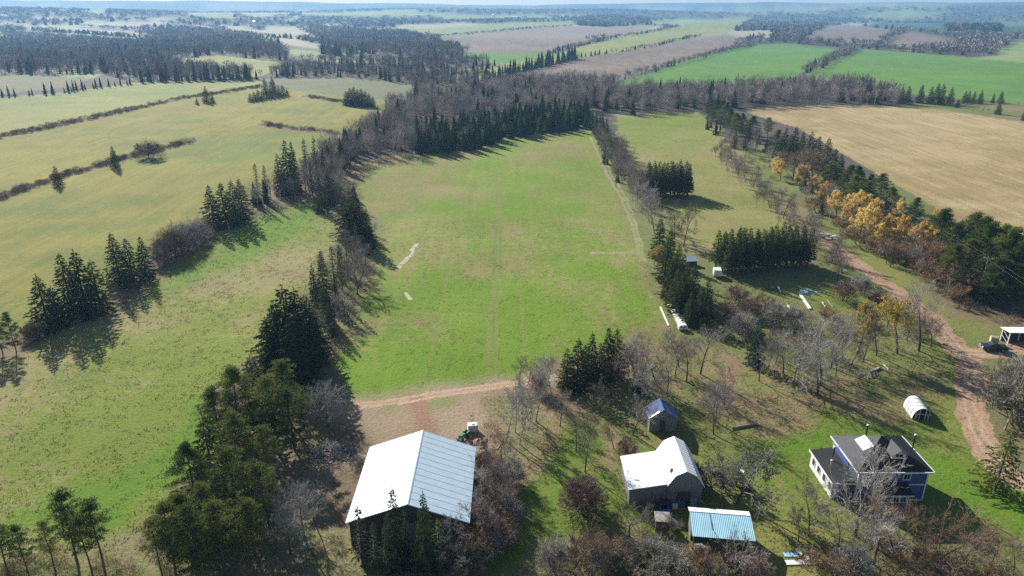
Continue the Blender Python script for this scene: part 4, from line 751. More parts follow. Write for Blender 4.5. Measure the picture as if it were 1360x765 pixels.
def woods():
    pts = wood_points(); g = np.random.default_rng(9)
    NI = {'spruce': 300-sum(1 for o in C.objects if o.name.startswith('spruce_tree')), 'bare': 300-sum(1 for o in C.objects if o.name.startswith('bare_tree'))}
    print('woods', len(pts), NI)
    lodc = [lod_conifer(400+i, r=2.4+.3*i) for i in range(4)]; lodb = [lod_bare(410+i) for i in range(5)]
    c2 = [lod_conifer(420+i, n=26, r=2.2+.3*i) for i in range(3)]; b2 = [lod_bare(430+i, n=56, wd=.24, L0=3.0) for i in range(4)]
    c3 = [lod_conifer(440+i, n=9, r=2.8) for i in range(3)]; b3 = [lod_bare(450+i, n=20, wd=.7, L0=3.8, r=3.6) for i in range(4)]
    mc = [npmesh('spruce_tree', v, f, M['f_spruce'], tint=np.full(len(v), .2+.2*i)) for i, (v, f) in enumerate(lodc)]
    mb = [npmesh('bare_tree', v, f, M['f_bare'], tint=np.full(len(v), .15+.17*i)) for i, (v, f) in enumerate(lodb)]
    for key, iscon, lods, meshes, mt, nm in (('spruce', True, (lodc, c2, c3), mc, M['f_spruce'], 'conifer_wood'), ('bare', False, (lodb, b2, b3), mb, M['f_bare'], 'leafless_wood')):
        P_ = sorted([p for p in pts if p[4] == iscon], key=lambda p: hypot(p[0], p[1])/p[3]); n = max(0, NI[key])
        for p in P_[:n]:
            i = g.integers(len(meshes)); lab = ('dark pointed spruce packed in ' if iscon else 'leafless grey tree packed in ')+p[5]
            if hypot(p[0], p[1]) < 200 and p[3] < 9: kind = 'thinspruce' if iscon else 'bare'; tree(kind, p[0], p[1], p[2], p[3], lab, ('spruces of ' if iscon else 'leafless trees of ')+p[5], 1.1); continue
            o = bpy.data.objects.new('spruce_tree' if iscon else 'bare_tree', meshes[i]); link(o); o.location = p[:3]; s = p[3]/12; wd = 1 if iscon else 1.15
            o.scale = (s*wd*(.85+.3*g.random()), s*wd, s); o.rotation_euler = (0, 0, g.random()*6.28)
            tag(o, lab, 'spruce' if iscon else 'bare tree', ('spruces of ' if iscon else 'leafless trees of ')+p[5])
        rest = P_[n:]; V = []; Fa = []; T = []; off = 0
        for li in range(3):
            sel = [p for p in rest if (hypot(p[0], p[1]) < 560) == (li == 0) and (hypot(p[0], p[1]) > 1100) == (li == 2)]
            if not sel: continue
            S = np.array([[p[0], p[1], p[2], p[3], p[6]] for p in sel]); var = g.integers(len(lods[li]), size=len(S))
            for vi, (v, f) in enumerate(lods[li]):
                q = S[var == vi]
                if len(q) == 0: continue
                a = g.random(len(q))*6.28; D = np.hypot(q[:, 0], q[:, 1]); wd = np.maximum(1, np.maximum(q[:, 4], D*.0105)/6.0)*(1. if not iscon else .9)
                s = q[:, 3]/12; sw = s*wd*(.85+.3*g.random(len(q)))
                vx = (v[None, :, 0]*np.cos(a)[:, None]-v[None, :, 1]*np.sin(a)[:, None])*sw[:, None]+q[:, 0:1]; vy = (v[None, :, 0]*np.sin(a)[:, None]+v[None, :, 1]*np.cos(a)[:, None])*sw[:, None]+q[:, 1:2]; vz = v[None, :, 2]*s[:, None]+q[:, 2:3]
                V.append(np.stack([vx, vy, vz], -1).reshape(-1, 3)); Fa.append((f[None]+(np.arange(len(q))*len(v))[:, None, None]+off).reshape(-1, 4)); off += len(q)*len(v); T.append(np.repeat(g.random(len(q))*(1 if li == 0 else .65), len(v)))
        o = bpy.data.objects.new(nm, npmesh(nm, np.concatenate(V), np.concatenate(Fa), mt, tint=np.concatenate(T))); link(o); o['kind'] = 'stuff'
woods()
# ------------------------------------------------------------------ brush and weeds too many to count
def scatter(name, polys, n_per_m2, protos, smin, smax, mt, seed, flat=1.0):
    g = np.random.default_rng(seed); V = []; Fa = []; T = []; off = 0
    for poly in polys:
        dens = n_per_m2
        if isinstance(poly, tuple): poly, dens = poly
        wp = np.array([at(*p)[:2] for p in poly]); lo = wp.min(0); hi = wp.max(0); n = int((hi[0]-lo[0])*(hi[1]-lo[1])*dens)
        X = lo[0]+g.random(n)*(hi[0]-lo[0]); Y = lo[1]+g.random(n)*(hi[1]-lo[1]); px, py = proj(X, Y, zt(X, Y)); keep = inpoly(px, py, poly) & (vn(X, Y, 7, seed)+.25*vn(X, Y, 2.2, seed+1) > .48); X = X[keep]; Y = Y[keep]; Z = zt(X, Y); var = g.integers(len(protos), size=len(X))
        for vi, (v, f) in enumerate(protos):
            k = var == vi; m = k.sum()
            if m == 0: continue
            a = g.random(m)*6.28; s = (smin+(smax-smin)*g.random(m))[:, None]; c, s_ = np.cos(a)[:, None], np.sin(a)[:, None]
            V.append(np.stack([(v[None, :, 0]*c-v[None, :, 1]*s_)*s+X[k][:, None], (v[None, :, 0]*s_+v[None, :, 1]*c)*s+Y[k][:, None], v[None, :, 2]*s*flat+Z[k][:, None]], -1).reshape(-1, 3))
            Fa.append((f[None]+(np.arange(m)*len(v))[:, None, None]+off).reshape(-1, 4)); off += m*len(v); T.append(np.repeat(g.random(m), len(v)))
    o = bpy.data.objects.new(name, npmesh(name, np.concatenate(V), np.concatenate(Fa), mt, tint=np.concatenate(T))); link(o); o['kind'] = 'stuff'; return o
BR = [bush_proto(500+i, 1.6, 1.5, 260, .04, .5) for i in range(5)]
scatter('brush', [[(-30,790),(-30,745),(120,735),(235,705),(300,700),(440,715),(470,705),(500,760),(640,735),(640,790)], [(620,640),(690,620),(690,700),(640,740),(605,740)], [(690,790),(715,725),(800,712),(870,700),(910,725),(1040,765),(1040,790)],
    ([(1060,790),(1090,730),(1150,705),(1250,725),(1380,750),(1380,800)], .2), ([(330,540),(395,500),(465,560),(440,640),(400,720),(330,720),(270,690),(300,600)], .04), ([(1230,372),(1290,400),(1400,430),(1440,480),(1330,436)], .12),
    ([(0,474),(60,446),(140,418),(210,356),(280,308),(280,300),(205,345),(130,400),(50,430),(0,456)], .12), ([(420,430),(455,440),(480,350),(500,315),(470,270),(440,290),(465,320),(430,390)], .06),
    ([(-40,271),(0,258),(75,233),(150,212),(257,184),(257,190),(150,218),(75,240),(0,267),(-40,280)], .5), ([(-40,196),(0,178),(130,152.5),(240,129),(345,113.5),(345,117),(240,133),(130,158),(0,185),(-40,202)], .3), ([(350,163),(420,172),(450,176),(450,180),(420,176),(350,168)], .3), ([(410,127),(470,136),(470,139),(410,131)], .3),
    ([(960,205),(1000,250),(1060,310),(1120,370),(1135,360),(1070,300),(1010,240),(975,200)], .05), ([(985,195),(1060,225),(1120,275),(1200,345),(1280,392),(1240,392),(1150,330),(1060,262),(990,215)], .05),
    ([(940,385),(1060,378),(1130,420),(1240,440),(1200,470),(1000,475),(935,440)], .05), ([(800,520),(870,500),(960,540),(960,600),(900,590),(830,600),(760,540)], .03), ([(645,600),(700,540),(760,560),(740,620),(690,640)], .03), ([(640,690),(655,560),(640,600),(625,690)], .06)], 0.28, BR, .4, 1.2, M['brush'], 77)
W_ = [kites(R.normal(size=(9, 3))*np.array([.22, .22, .0]), R.normal(size=(9, 3))*.9+np.array([0, 0, .45]), .22, .07, R) for _ in range(6)]
scatter('dry_weeds', [([(-60,800),(-60,500),(0,478),(60,440),(140,415),(210,358),(280,305),(395,268),(440,268),(470,290),(460,330),(420,390),(350,470),(300,520),(250,600),(215,680),(180,740)], .9), ([(620,530),(740,520),(860,600),(1000,640),(1060,700),(1380,720),(1380,790),(640,790)], .8), ([(900,450),(1280,440),(1280,560),(1100,580),(960,620),(850,570),(760,520)], 1.1), ([(940,360),(1140,350),(1260,440),(940,460)], 1.0)], .6, W_, .6, 1.6, M['weed'], 78)
scatter('grass_tufts', [([(450,538),(440,480),(448,400),(478,340),(500,300),(620,290),(850,300),(885,380),(900,440),(830,452),(720,500),(560,530)], .7), ([(640,790),(690,690),(860,600),(1000,590),(1400,560),(1400,760),(1000,790)], .7)], .6, W_, .5, 1.2, M['grassgreen'], 79, .8)

# ------------------------------------------------------------------ building materials
M['metal_white'] = mat('white_sheet_metal', (.80, .82, .83), .38, .5, .06, 1.5, .05, 20)
M['metal_shed'] = mat('pale_sheet_metal', (.56, .70, .78), .5, .4, .16, .7, .05, 20, 0, (1, 6, 1))
M['metal_blue'] = mat('sky_blue_sheet_metal', (.36, .62, .74), .35, .5, .12, 1, .05, 20)
M['metal_navy'] = mat('dark_blue_roofing', (.10, .15, .30), .75, .1, .3, 2, .1, 10)
M['wood_grey'] = mat('weathered_boards', (.26, .25, .25), .85, .2, .45, 2.2, .6, 9, 0, (6, 6, .5))
M['wood_dark'] = mat('dark_boards', (.10, .085, .075), .85, .2, .4, 2.2, .5, 9, 0, (6, 6, .5))
M['wood_tan'] = mat('tan_wood', (.42, .32, .2), .8, .2, .35, 3, .3, 12)
M['siding'] = mat('blue_siding', (.065, .10, .27), .6, .3, .12, 1.5, .3, 6, 0, (.3, .3, 9))
M['trim'] = mat('white_trim', (.74, .76, .76), .5, .4, .08, 3)
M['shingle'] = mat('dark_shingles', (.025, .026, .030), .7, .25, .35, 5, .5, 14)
M['shingle_grey_and_sunlit'] = mat('grey_and_sunlit_shingles', (.10, .10, .105), .8, .25, .25, 5, .5, 14)  # grey roofs; also paints the sun on the dark farmhouse's west slope
M['glass'] = mat('window_glass', (.03, .035, .045), .08, .8)
M['dark'] = mat('dark_opening', (.025, .022, .02), .9, .1)
M['iron'] = mat('dark_iron', (.03, .03, .032), .5, .5)
M['black_paint'] = mat('black_paint', (.018, .022, .035), .22, .6)
M['blue_paint'] = mat('blue_paint', (.06, .13, .36), .35, .5, .2, 4)
M['teal_paint'] = mat('teal_paint', (.05, .16, .17), .4, .5, .2, 4)
M['green_paint'] = mat('green_paint', (.06, .30, .13), .35, .5, .25, 5)
M['grey_paint'] = mat('grey_paint', (.30, .33, .37), .5, .4, .2, 4)
M['plastic_white'] = mat('white_plastic', (.75, .76, .74), .45, .4, .08, 3)
M['plastic_film'] = mat('greenhouse_film', (.72, .76, .76), .3, .5, .15, 2)
M['rubber'] = mat('rubber', (.02, .02, .02), .8, .2)
M['rust'] = mat('rusty_metal', (.22, .11, .06), .8, .3, .4, 5)
M['hay_bale'] = mat('hay_bale', (.55, .46, .30), .95, .1, .3, 6, .8, 14)
M['soil'] = mat('soil', (.36, .23, .16), .95, .1, .4, 2, .9, 4)
M['tarp'] = mat('green_tarp', (.22, .46, .38), .5, .3, .25, 2, .6, 3)
M['tarp_blue'] = mat('grey_blue_tarp', (.22, .32, .42), .5, .3, .25, 2, .6, 3)
M['stone_white'] = mat('pale_rubble', (.62, .58, .54), .9, .2, .35, 3, .5, 6)
M['log_grey'] = mat('bleached_wood', (.42, .39, .35), .85, .2, .4, 3, .4, 8)
def put(mb, name, parent, label=None, bevel=0):
    o = mb.obj(name, parent, bevel); o.location = [-c for c in parent.location]
    if label: o['label'] = label
    return o
def sub(mb, name, parent, bevel=0): return mb.obj(name, parent, bevel)     # parent already carries the offset
def ribs(mb, e0, e1, r0, r1, n, m, w_=.05, hgt=.02):
    """standing seams running from the eave line e0-e1 up to the ridge line r0-r1"""
    e0, e1, r0, r1 = map(np.array, (e0, e1, r0, r1))
    for i in range(n+1):
        t = min(max(i/n, .004), .996); a = e0+(e1-e0)*t; b = r0+(r1-r0)*t; s = (e1-e0)/np.linalg.norm(e1-e0)*w_/2; up = np.array([0, 0, hgt])
        lo = np.array([0, 0, -.01])
        mb.add([a-s+lo, a+s+lo, b+s+lo, b-s+lo, a-s+up, a+s+up, b+s+up, b-s+up], [(0, 3, 2, 1), (4, 5, 6, 7), (0, 1, 5, 4), (1, 2, 6, 5), (2, 3, 7, 6), (3, 0, 4, 7)], m)
def boards(mb, x0, x1, y, z0, ztop, m, step=.45, out=-1):
    """battens on a wall facing -y; ztop is a function of x"""
    x = x0+step/2
    while x < x1: mb.box(x-.03, x+.03, y-.03 if out < 0 else y+.001, y-.001 if out < 0 else y+.03, z0, ztop(x)-.08, m); x += step
def window(parent, x0, x1, y, z0, z1, name='window', mull=1, frame='trim', d=.06):
    b = MB(); t = .10
    b.box(x0-t, x1+t, y-d, y-.003, z1, z1+t, frame); b.box(x0-t, x1+t, y-d, y-.003, z0-t, z0, frame); b.box(x0-t, x0, y-d, y-.003, z0, z1, frame); b.box(x1, x1+t, y-d, y-.003, z0, z1, frame)
    for i in range(mull): x = x0+(x1-x0)*(i+1)/(mull+1); b.box(x-.025, x+.025, y-d+.01, y-.003, z0, z1, frame)
    w_ = sub(b, name, parent); g = MB(); g.box(x0, x1, y-.03, y-.004, z0, z1, 'glass'); sub(g, 'pane', w_); return w_
def gable(name, label, cat, x0, x1, y0, y1, ze, xr, zr, wall, roofm, ov=.35, nr=24, battens=True, roof_label=None, th=.09):
    t = thing(name, label, cat, ((x0+x1)/2, (y0+y1)/2, 0))
    b = MB(); b.prism([(x0, -.15), (x1, -.15), (x1, ze), (xr, zr-.04), (x0, ze)], y0, y1, wall)
    if battens: boards(b, x0, x1, y0, 0, lambda x: ze+(zr-ze)*((x-x0)/(xr-x0) if x < xr else (x1-x)/(x1-xr)), wall)
    w_ = put(b, 'wall', t); r = MB(); sl0 = (zr-ze)/(xr-x0); sl1 = (zr-ze)/(x1-xr)
    a = (x0-ov, y0-ov, ze-ov*sl0+th); b_ = (x0-ov, y1+ov, ze-ov*sl0+th); c = (xr, y1+ov, zr+th); d = (xr, y0-ov, zr+th)
    e = (x1+ov, y0-ov, ze-ov*sl1+th); f = (x1+ov, y1+ov, ze-ov*sl1+th)
    r.slab([a, b_, c, d], th, roofm).slab([(d[0]+.002, d[1], d[2]), (c[0]+.002, c[1], c[2]), f, e], th, roofm)
    if nr: ribs(r, a, b_, d, c, nr, roofm); ribs(r, e, f, d, c, nr, roofm)
    ro = put(r, 'roof', t, roof_label); cap = MB(); cap.prism([(xr-.16, zr+th-.02), (xr, zr+th+.055), (xr+.16, zr+th-.02)], y0-ov-.01, y1+ov+.01, roofm); sub(cap, 'ridge_cap', ro)
    return t, w_, ro
# big shed
t, w_, ro = gable('machine_shed', 'big machine shed with a wide pale metal gable roof beside the farm yard', 'shed', -19.2, -5.3, 68.3, 83.2, 3.6, -12.15, 6.15, 'wood_dark', 'metal_shed', .35, 13)
b = MB(); b.box(-15.2, -9.2, 68.19, 68.26, 0, 3.3, 'wood_grey'); dr = put(b, 'door', t); b = MB(); b.box(-12.6, -12.5, 68.14, 68.185, 1, 1.4, 'iron'); sub(b, 'handle', dr)
b = MB(); b.box(-11.2, -7.2, 83.25, 83.3, 0, 3.2, 'wood_grey'); put(b, 'door', t)
# gambrel barn with its lean-to
t = thing('barn', 'small weathered barn with a bright gambrel metal roof and low lean-to on its left', 'barn', (20, 79, 0))
prof = [(19.9, 3.4), (20.7, 4.75), (22.05, 5.45), (23.4, 4.7), (24.35, 3.3)]
b = MB(); b.prism([(20.0, -.15), (24.2, -.15)]+[(x, z-.06) for x, z in prof[::-1]], 75.6, 82.9, 'wood_grey'); boards(b, 20.0, 24.2, 75.6, 0, lambda x: np.interp(x, [p[0] for p in prof], [p[1] for p in prof])-.1, 'wood_grey', .38); put(b, 'wall', t)
r = MB(); y0, y1 = 75.25, 83.2
for (xa, za), (xb, zb) in zip(prof[:-1], prof[1:]):
    if xa == 19.9: xa, za = 19.75, 3.2
    if xb == 24.35: xb, zb = 24.5, 3.05
    r.slab([(xa, y0, za+.08), (xa, y1, za+.08), (xb, y1, zb+.08), (xb, y0, zb+.08)], .08, 'metal_white'); ribs(r, (xa, y0, za+.08), (xa, y1, za+.08), (xb, y0, zb+.08), (xb, y1, zb+.08), 13, 'metal_white')
ro = put(r, 'roof', t); b = MB(); b.slab([(20.35, 76.5, 4.29), (20.35, 77.2, 4.29), (20.62, 77.2, 4.75), (20.62, 76.5, 4.75)], .03, 'dark'); sub(b, 'roof_hatch', ro)
b = MB(); b.prism([(15.1, -.15), (19.97, -.15), (19.97, 3.25), (15.1, 2.45)], 75.85, 82.5, 'wood_grey'); boards(b, 15.1, 19.9, 75.85, 0, lambda x: 2.45+(x-15.1)*.164, 'wood_grey', .4); put(b, 'lean_to', t)
b = MB(); e0 = (14.85, 75.5, 2.52); e1 = (14.85, 82.9, 2.52); q0 = (19.9, 75.5, 3.42); q1 = (19.9, 82.9, 3.42); b.slab([e0, e1, q1, q0], .08, 'metal_white'); ribs(b, e0, e1, q0, q1, 13, 'metal_white'); put(b, 'lean_to_roof', t)
b = MB(); b.box(21.2, 22.9, 75.50, 75.56, 0, 2.2, 'wood_dark'); d_ = put(b, 'door', t); b = MB(); b.box(21.3, 21.36, 75.45, 75.495, .9, 1.2, 'iron'); sub(b, 'handle', d_)
b = MB(); b.box(24.5, 24.62, 77, 77.7, 2.2, 2.9, 'wood_dark'); put(b, 'hay_door', t)
# blue-roofed shed
t, w_, ro = gable('garden_shed', 'small grey board shed with a dark blue gable roof behind the barn', 'shed', 20.75, 24.85, 92.9, 96.0, 2.35, 22.7, 3.75, 'wood_grey', 'metal_navy', .22, 10)
b = MB(); b.slab([(20.56, 92.70, 2.36), (20.56, 93.0, 2.36), (22.1, 93.15, 3.47), (22.1, 92.70, 3.47)], .012, 'metal_white'); ob = sub(b, 'bare_patch', ro)
b = MB(); b.box(22.3, 23.1, 92.80, 92.86, 0, 1.9, 'wood_dark'); d_ = put(b, 'door', t)
# blue corrugated canopy
t = thing('open_shelter', 'open-fronted shelter with a sky-blue corrugated roof before the barn', 'shelter', (24.9, 69, 0), -.12)
b = MB()
for x, y, z in ((-3.3, -1.9, 2.35), (0, -1.9, 2.35), (3.3, -1.9, 2.35), (-3.3, 1.9, 2.6), (0, 1.9, 2.6), (3.3, 1.9, 2.6)): 
    p = MB(); p.box(x-.07, x+.07, y-.07, y+.07, -.1, z, 'wood_grey'); p.obj('post', t)
b.box(-3.4, 3.4, 1.93, 2.0, 0, 2.6, 'wood_grey'); b.box(-3.42, -3.36, -.2, 1.93, 0, 2.6, 'wood_grey'); b.obj('wall', t)
r = MB(); n = 34; yr = 1.25
for i in range(n*2):
    xa = -3.6+7.2*i/(n*2); xb = -3.6+7.2*(i+1)/(n*2); za, zb = (.0, .032) if i % 2 else (.032, .0)
    r.slab([(xa, -2.3, 2.35+za), (xa, yr, 3.05+za), (xb, yr, 3.05+zb), (xb, -2.3, 2.35+zb)], .02, 'metal_blue')
r.obj('roof', t); r = MB(); r.slab([(-3.62, yr, 3.11), (-3.62, yr+1.1, 2.85), (3.62, yr+1.1, 2.85), (3.62, yr, 3.11)], .03, 'metal_white'); ribs(r, (-3.6, yr+1.1, 2.85), (3.6, yr+1.1, 2.85), (-3.6, yr, 3.11), (3.6, yr, 3.11), 30, 'metal_white'); r.obj('rear_roof', t)  # rear slope coloured white for the sun falling on it
r = MB(); r.tube((-1.2, yr+.3, 3.12), (-1.15, -1.2, 2.66), .03, .03, 'iron').tube((-1.15, -1.2, 2.66), (-.7, -2.2, 2.5), .03, .03, 'iron'); r.obj('hose', t)
# shack
t = thing('shack', 'tiny grey shack with a weathered flat roof left of the blue shelter', 'shed', (18.45, 71.3, 0), -.1)
b = MB(); b.box(-.8, .8, -.7, .7, -.05, 1.65, 'wood_dark'); b.obj('wall', t); b = MB(); b.slab([(-.95, -.85, 1.68), (-.95, .85, 1.85), (.95, .85, 1.85), (.95, -.85, 1.68)], .06, 'log_grey'); b.obj('roof', t)
b = MB(); b.slab([(.98, -.5, 1.45), (.98, .6, 1.5), (2.0, .3, .9), (1.9, -.9, .85)], .05, 'log_grey'); b.obj('side_roof', t); b = MB(); b.box(.85, 1.75, -.5, .3, -.05, .8, 'wood_dark'); b.obj('bin', t)
# house
t = thing('farmhouse', 'two-storey dark blue farmhouse with a hipped dark roof and a white dormer', 'house', (49, 80, 0))
X0, X1, Y0, Y1, ZE = 44.55, 53.35, 76.6, 84.0, 4.75
b = MB(); b.box(X0, X1, Y0, Y1, -.2, ZE, 'siding'); put(b, 'wall', t); sd = put(MB().box(X0-.05, X1+.05, Y0-.05, Y1+.05, -.2, .25, 'stone_white'), 'foundation', t)
for x, y in ((X0, Y0), (X1, Y0), (X1, Y1), (X0, Y1)): put(MB().box(x-.09, x+.09, y-.09, y+.09, .26, ZE, 'trim'), 'corner_board', t)
pass; put(MB().box(X0+.1, X1-.1, Y0-.05, Y0-.003, 2.45, 2.6, 'trim'), 'belt_board', t); put(MB().box(X0+.1, X1-.1, Y0-.06, Y0-.003, ZE-.25, ZE-.02, 'trim'), 'frieze_board', t)
ap = (48.7, 80.6, 7.3); ex0, ex1, ey0, ey1 = X0-.45, X1+.45, Y0-.45, Y1+.45; c = [(ex0, ey0, ZE), (ex1, ey0, ZE), (ex1, ey1, ZE), (ex0, ey1, ZE)]
b = MB()
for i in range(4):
    p, q = c[i], c[(i+1) % 4]; b.add([p, q, ap], [(0, 1, 2)], 'shingle' if i != 3 else 'shingle_grey_and_sunlit')  # west slope coloured paler to carry the sunlight on it
b.add([(x, y, ZE-.16) for x, y, z in c]+c, [(3, 2, 1, 0), (0, 1, 5, 4), (1, 2, 6, 5), (2, 3, 7, 6), (3, 0, 4, 7)], 'trim'); ro = put(b, 'roof', t)
b = MB(); b.box(ex0-.12, ex0-.005, ey0, ey1, ZE-.14, ZE+.02, 'trim'); b.box(ex0, ex1, ey0-.12, ey0-.005, ZE-.14, ZE+.02, 'trim'); b.box(ex1+.005, ex1+.12, ey0, ey1, ZE-.14, ZE+.02, 'trim'); sub(b, 'gutter', ro)
def roofz(x, y):   # height of the hipped roof
    return ZE+(ap[2]-ZE)*min((x-ex0)/(ap[0]-ex0), (ex1-x)/(ex1-ap[0]), (y-ey0)/(ap[1]-ey0), (ey1-y)/(ey1-ap[1]))
b = MB(); pts = [(45.35, 80.0), (46.6, 79.35), (47.5, 82.2), (46.2, 82.9)]; pts = [(46.0, 79.3), (47.25, 79.3), (47.25, 81.9), (46.0, 81.9)]
b.slab([(x, y, ZE+(ap[2]-ZE)*(x-ex0)/(ap[0]-ex0)+.07) for x, y in pts], .06, 'metal_white'); sub(b, 'skylight', ro)
# dormer
dm = MB(); dx0, dx1, dy = 48.95, 50.75, 77.75; dm.prism([(dx0, roofz(49.8, dy)-.05), (dx1, roofz(49.8, dy)-.05), (dx1, 6.35), (49.85, 6.95), (dx0, 6.35)], dy, 79.2, 'trim'); d_ = put(dm, 'dormer', t)
b = MB(); e = .3
for sx, xe in ((-1, dx0-e), (1, dx1+e)):
    pts = [(xe, dy-.35, 6.25), (xe, 78.95, 6.25), (49.85+sx*.002, 80.2, 7.08), (49.85+sx*.002, dy-.35, 7.08)]; b.slab(pts if sx < 0 else pts[::-1], .07, 'shingle_grey_and_sunlit')
sub(b, 'dormer_roof', d_); window(d_, 49.4, 50.3, dy, 5.95, 6.4, 'dormer_window')
for x0, x1, z0, z1 in ((48.0, 48.7, 3.35, 4.15), (50.35, 51.15, 3.35, 4.15), (45.6, 46.4, 3.35, 4.15), (50.75, 51.3, 1.3, 2.2)):
    o = window(t, x0, x1, Y0, z0, z1); o.location = [-k for k in t.location]
# porch at the front
b = MB(); b.box(46.2, 50.55, 75.1, 76.58, -.1, 2.1, 'siding'); po = put(b, 'front_porch', t)
b = MB(); b.slab([(45.9, 74.75, 2.2), (45.9, 76.57, 2.95), (50.95, 76.57, 2.95), (50.95, 74.75, 2.2)], .1, 'shingle'); b.box(45.9, 50.95, 74.68, 74.745, 2.08, 2.22, 'trim'); sub(b, 'porch_roof', po)
for x in (46.5, 47.6, 48.7, 49.6): window(po, x, x+.7, 75.1, .95, 1.75)
b = MB()
for x in (46.2, 50.55): b.box(x-.06, x+.06, 75.03, 75.15, -.1, 2.1, 'trim')
sub(b, 'corner_boards', po)
# west wing
b = MB(); b.box(41.7, 44.53, 77.0, 84.0, -.1, 2.55, 'siding'); b.box(41.62, 41.695, 77.0, 84.0, .1, 2.5, 'trim'); wi = put(b, 'side_wing', t)
b = MB(); b.slab([(41.4, 76.7, 2.62), (41.4, 84.3, 2.62), (44.5, 84.3, 3.0), (44.5, 76.7, 3.0)], .1, 'shingle'); b.box(41.3, 41.395, 76.7, 84.3, 2.45, 2.66, 'trim'); b.box(41.4, 44.5, 76.6, 76.695, 2.5, 2.7, 'trim'); sub(b, 'wing_roof', wi)
for y in (77.6, 79.4, 81.2, 82.9):
    f = MB(); f.box(41.56, 41.61, y-.5, y+.5, .9, 1.0, 'trim'); f.box(41.56, 41.61, y-.5, y+.5, 2.0, 2.1, 'trim'); f.box(41.56, 41.61, y-.5, y-.4, 1.0, 2.0, 'trim'); f.box(41.56, 41.61, y+.4, y+.5, 1.0, 2.0, 'trim'); wn = sub(f, 'window', wi)
    g = MB(); g.box(41.585, 41.605, y-.4, y+.4, 1.0, 2.0, 'glass'); sub(g, 'pane', wn)
for x, y, z0, z1 in ((43.3, 81.4, 2.8, 5.0), (48.75, 84.2, 4.4, 6.6), (53.6, 81.2, 4.6, 7.0)):
    b = MB(); b.tube((x, y, z0), (x, y, z1), .09, .09, 'iron', 10); b.tube((x, y, z0), (x, y, z0+.18), .24, .16, 'trim', 10); ch = put(b, 'stovepipe', t); b = MB(); b.tube((x, y, z1), (x, y, z1+.16), .2, .1, 'trim', 10); sub(b, 'cap', ch)
b = MB(); b.tube((43.3, 81.4, 4.8), (45.2, 82.6, 4.82), .04, .04, 'trim'); put(b, 'stay_rod', t)
b = MB()
for i in range(3): b.box(48.0, 49.2, 74.2+.3*i, 74.5+.3*i, -.1, .18+.17*i, 'wood_grey')
put(b, 'steps', t)
# tunnel greenhouse
t = thing('greenhouse', 'small white tunnel greenhouse on the lawn beside the driveway', 'greenhouse', (64.1, 98.2, 0), -.16)
V = []; n = 16; r = 1.35; L = 2.1
arc = [(r*cos(pi*i/n), 2.0*sin(pi*i/n)**.85) for i in range(n+1)]
b = MB()
for i in range(n):
    (xa, za), (xb, zb) = arc[i], arc[i+1]; b.add([(xa, -L, za), (xb, -L, zb), (xb, L, zb), (xa, L, za), (xa*.97, -L, za*.97), (xb*.97, -L, zb*.97), (xb*.97, L, zb*.97), (xa*.97, L, za*.97)], [(0, 1, 2, 3), (7, 6, 5, 4), (0, 4, 5, 1), (3, 2, 6, 7)], 'plastic_film')
b.obj('cover', t)
for k, y in enumerate((-L-.02, -1.05, 0, 1.05, L+.02)):
    b = MB()
    for i in range(n): b.tube((arc[i][0]*1.015, y, arc[i][1]*1.015), (arc[i+1][0]*1.015, y, arc[i+1][1]*1.015), .03, .03, 'trim' if k % 4 else 'iron', 5)
    b.obj('hoop', t)
b = MB(); b.prism(arc, L-.02, L, 'plastic_film'); b.obj('end_wall', t)
b = MB(); b.prism([(x*.95, z*.95) for x, z in arc], -L+.06, -L+.08, 'dark'); b.obj('end_wall', t)  # dark sheet stands for the shaded inside seen through the open end
b = MB()
for x in (-.95, -.42, .42, .95): b.box(x-.04, x+.04, -L-.03, -L+.04, 0, 2*math.sqrt(max(0, 1-(x/r)**2))-.05, 'trim')
b.box(-1.2, 1.2, -L-.03, -L+.04, .95, 1.03, 'trim'); b.tube((-.95, -L-.01, 0), (-.42, -L-.01, 1.7), .03, .03, 'trim'); b.tube((.95, -L-.01, 0), (.42, -L-.01, 1.7), .03, .03, 'trim'); b.obj('door_frame', t)
# carport
t = thing('carport', 'white-roofed open carport at the right edge beyond the driveway fork', 'carport', (98, 123.4, 0))
b = MB(); b.slab([(93.9, 122.3, 2.75), (93.9, 125.2, 2.6), (101.5, 125.0, 2.6), (101.5, 122.1, 2.75)], .12, 'metal_white'); ribs(b, (93.9, 122.3, 2.75), (101.5, 122.1, 2.75), (93.9, 125.2, 2.6), (101.5, 125.0, 2.6), 16, 'metal_white'); put(b, 'roof', t)
for x in (94.2, 97.6, 101.2):
    for y in (122.6, 124.7): b = MB(); b.box(x-.08, x+.08, y-.08, y+.08, -.1, 2.45, 'trim'); put(b, 'post', t)
b = MB(); b.box(94.3, 101.2, 124.8, 124.88, 0, 2.4, 'wood_dark'); put(b, 'back_wall', t); b = MB(); b.tube((94.2, 122.65, 1.2), (94.2, 124.6, 2.3), .05, .05, 'trim'); b.tube((94.2, 122.65, .3), (94.2, 124.6, 1.2), .05, .05, 'trim'); put(b, 'side_brace', t)
b = MB()
n = 20; r = .78
b.tube((0, -.65, r), (0, .65, r), r, r, 'hay_bale', 22); o = b.obj('hay_bale', None, .04, 'round tan hay bale lying between the black pickup and the carport', 'hay bale'); o.location = (91.9, 123.2, 0); o.rotation_euler = (0, 0, 1.15)
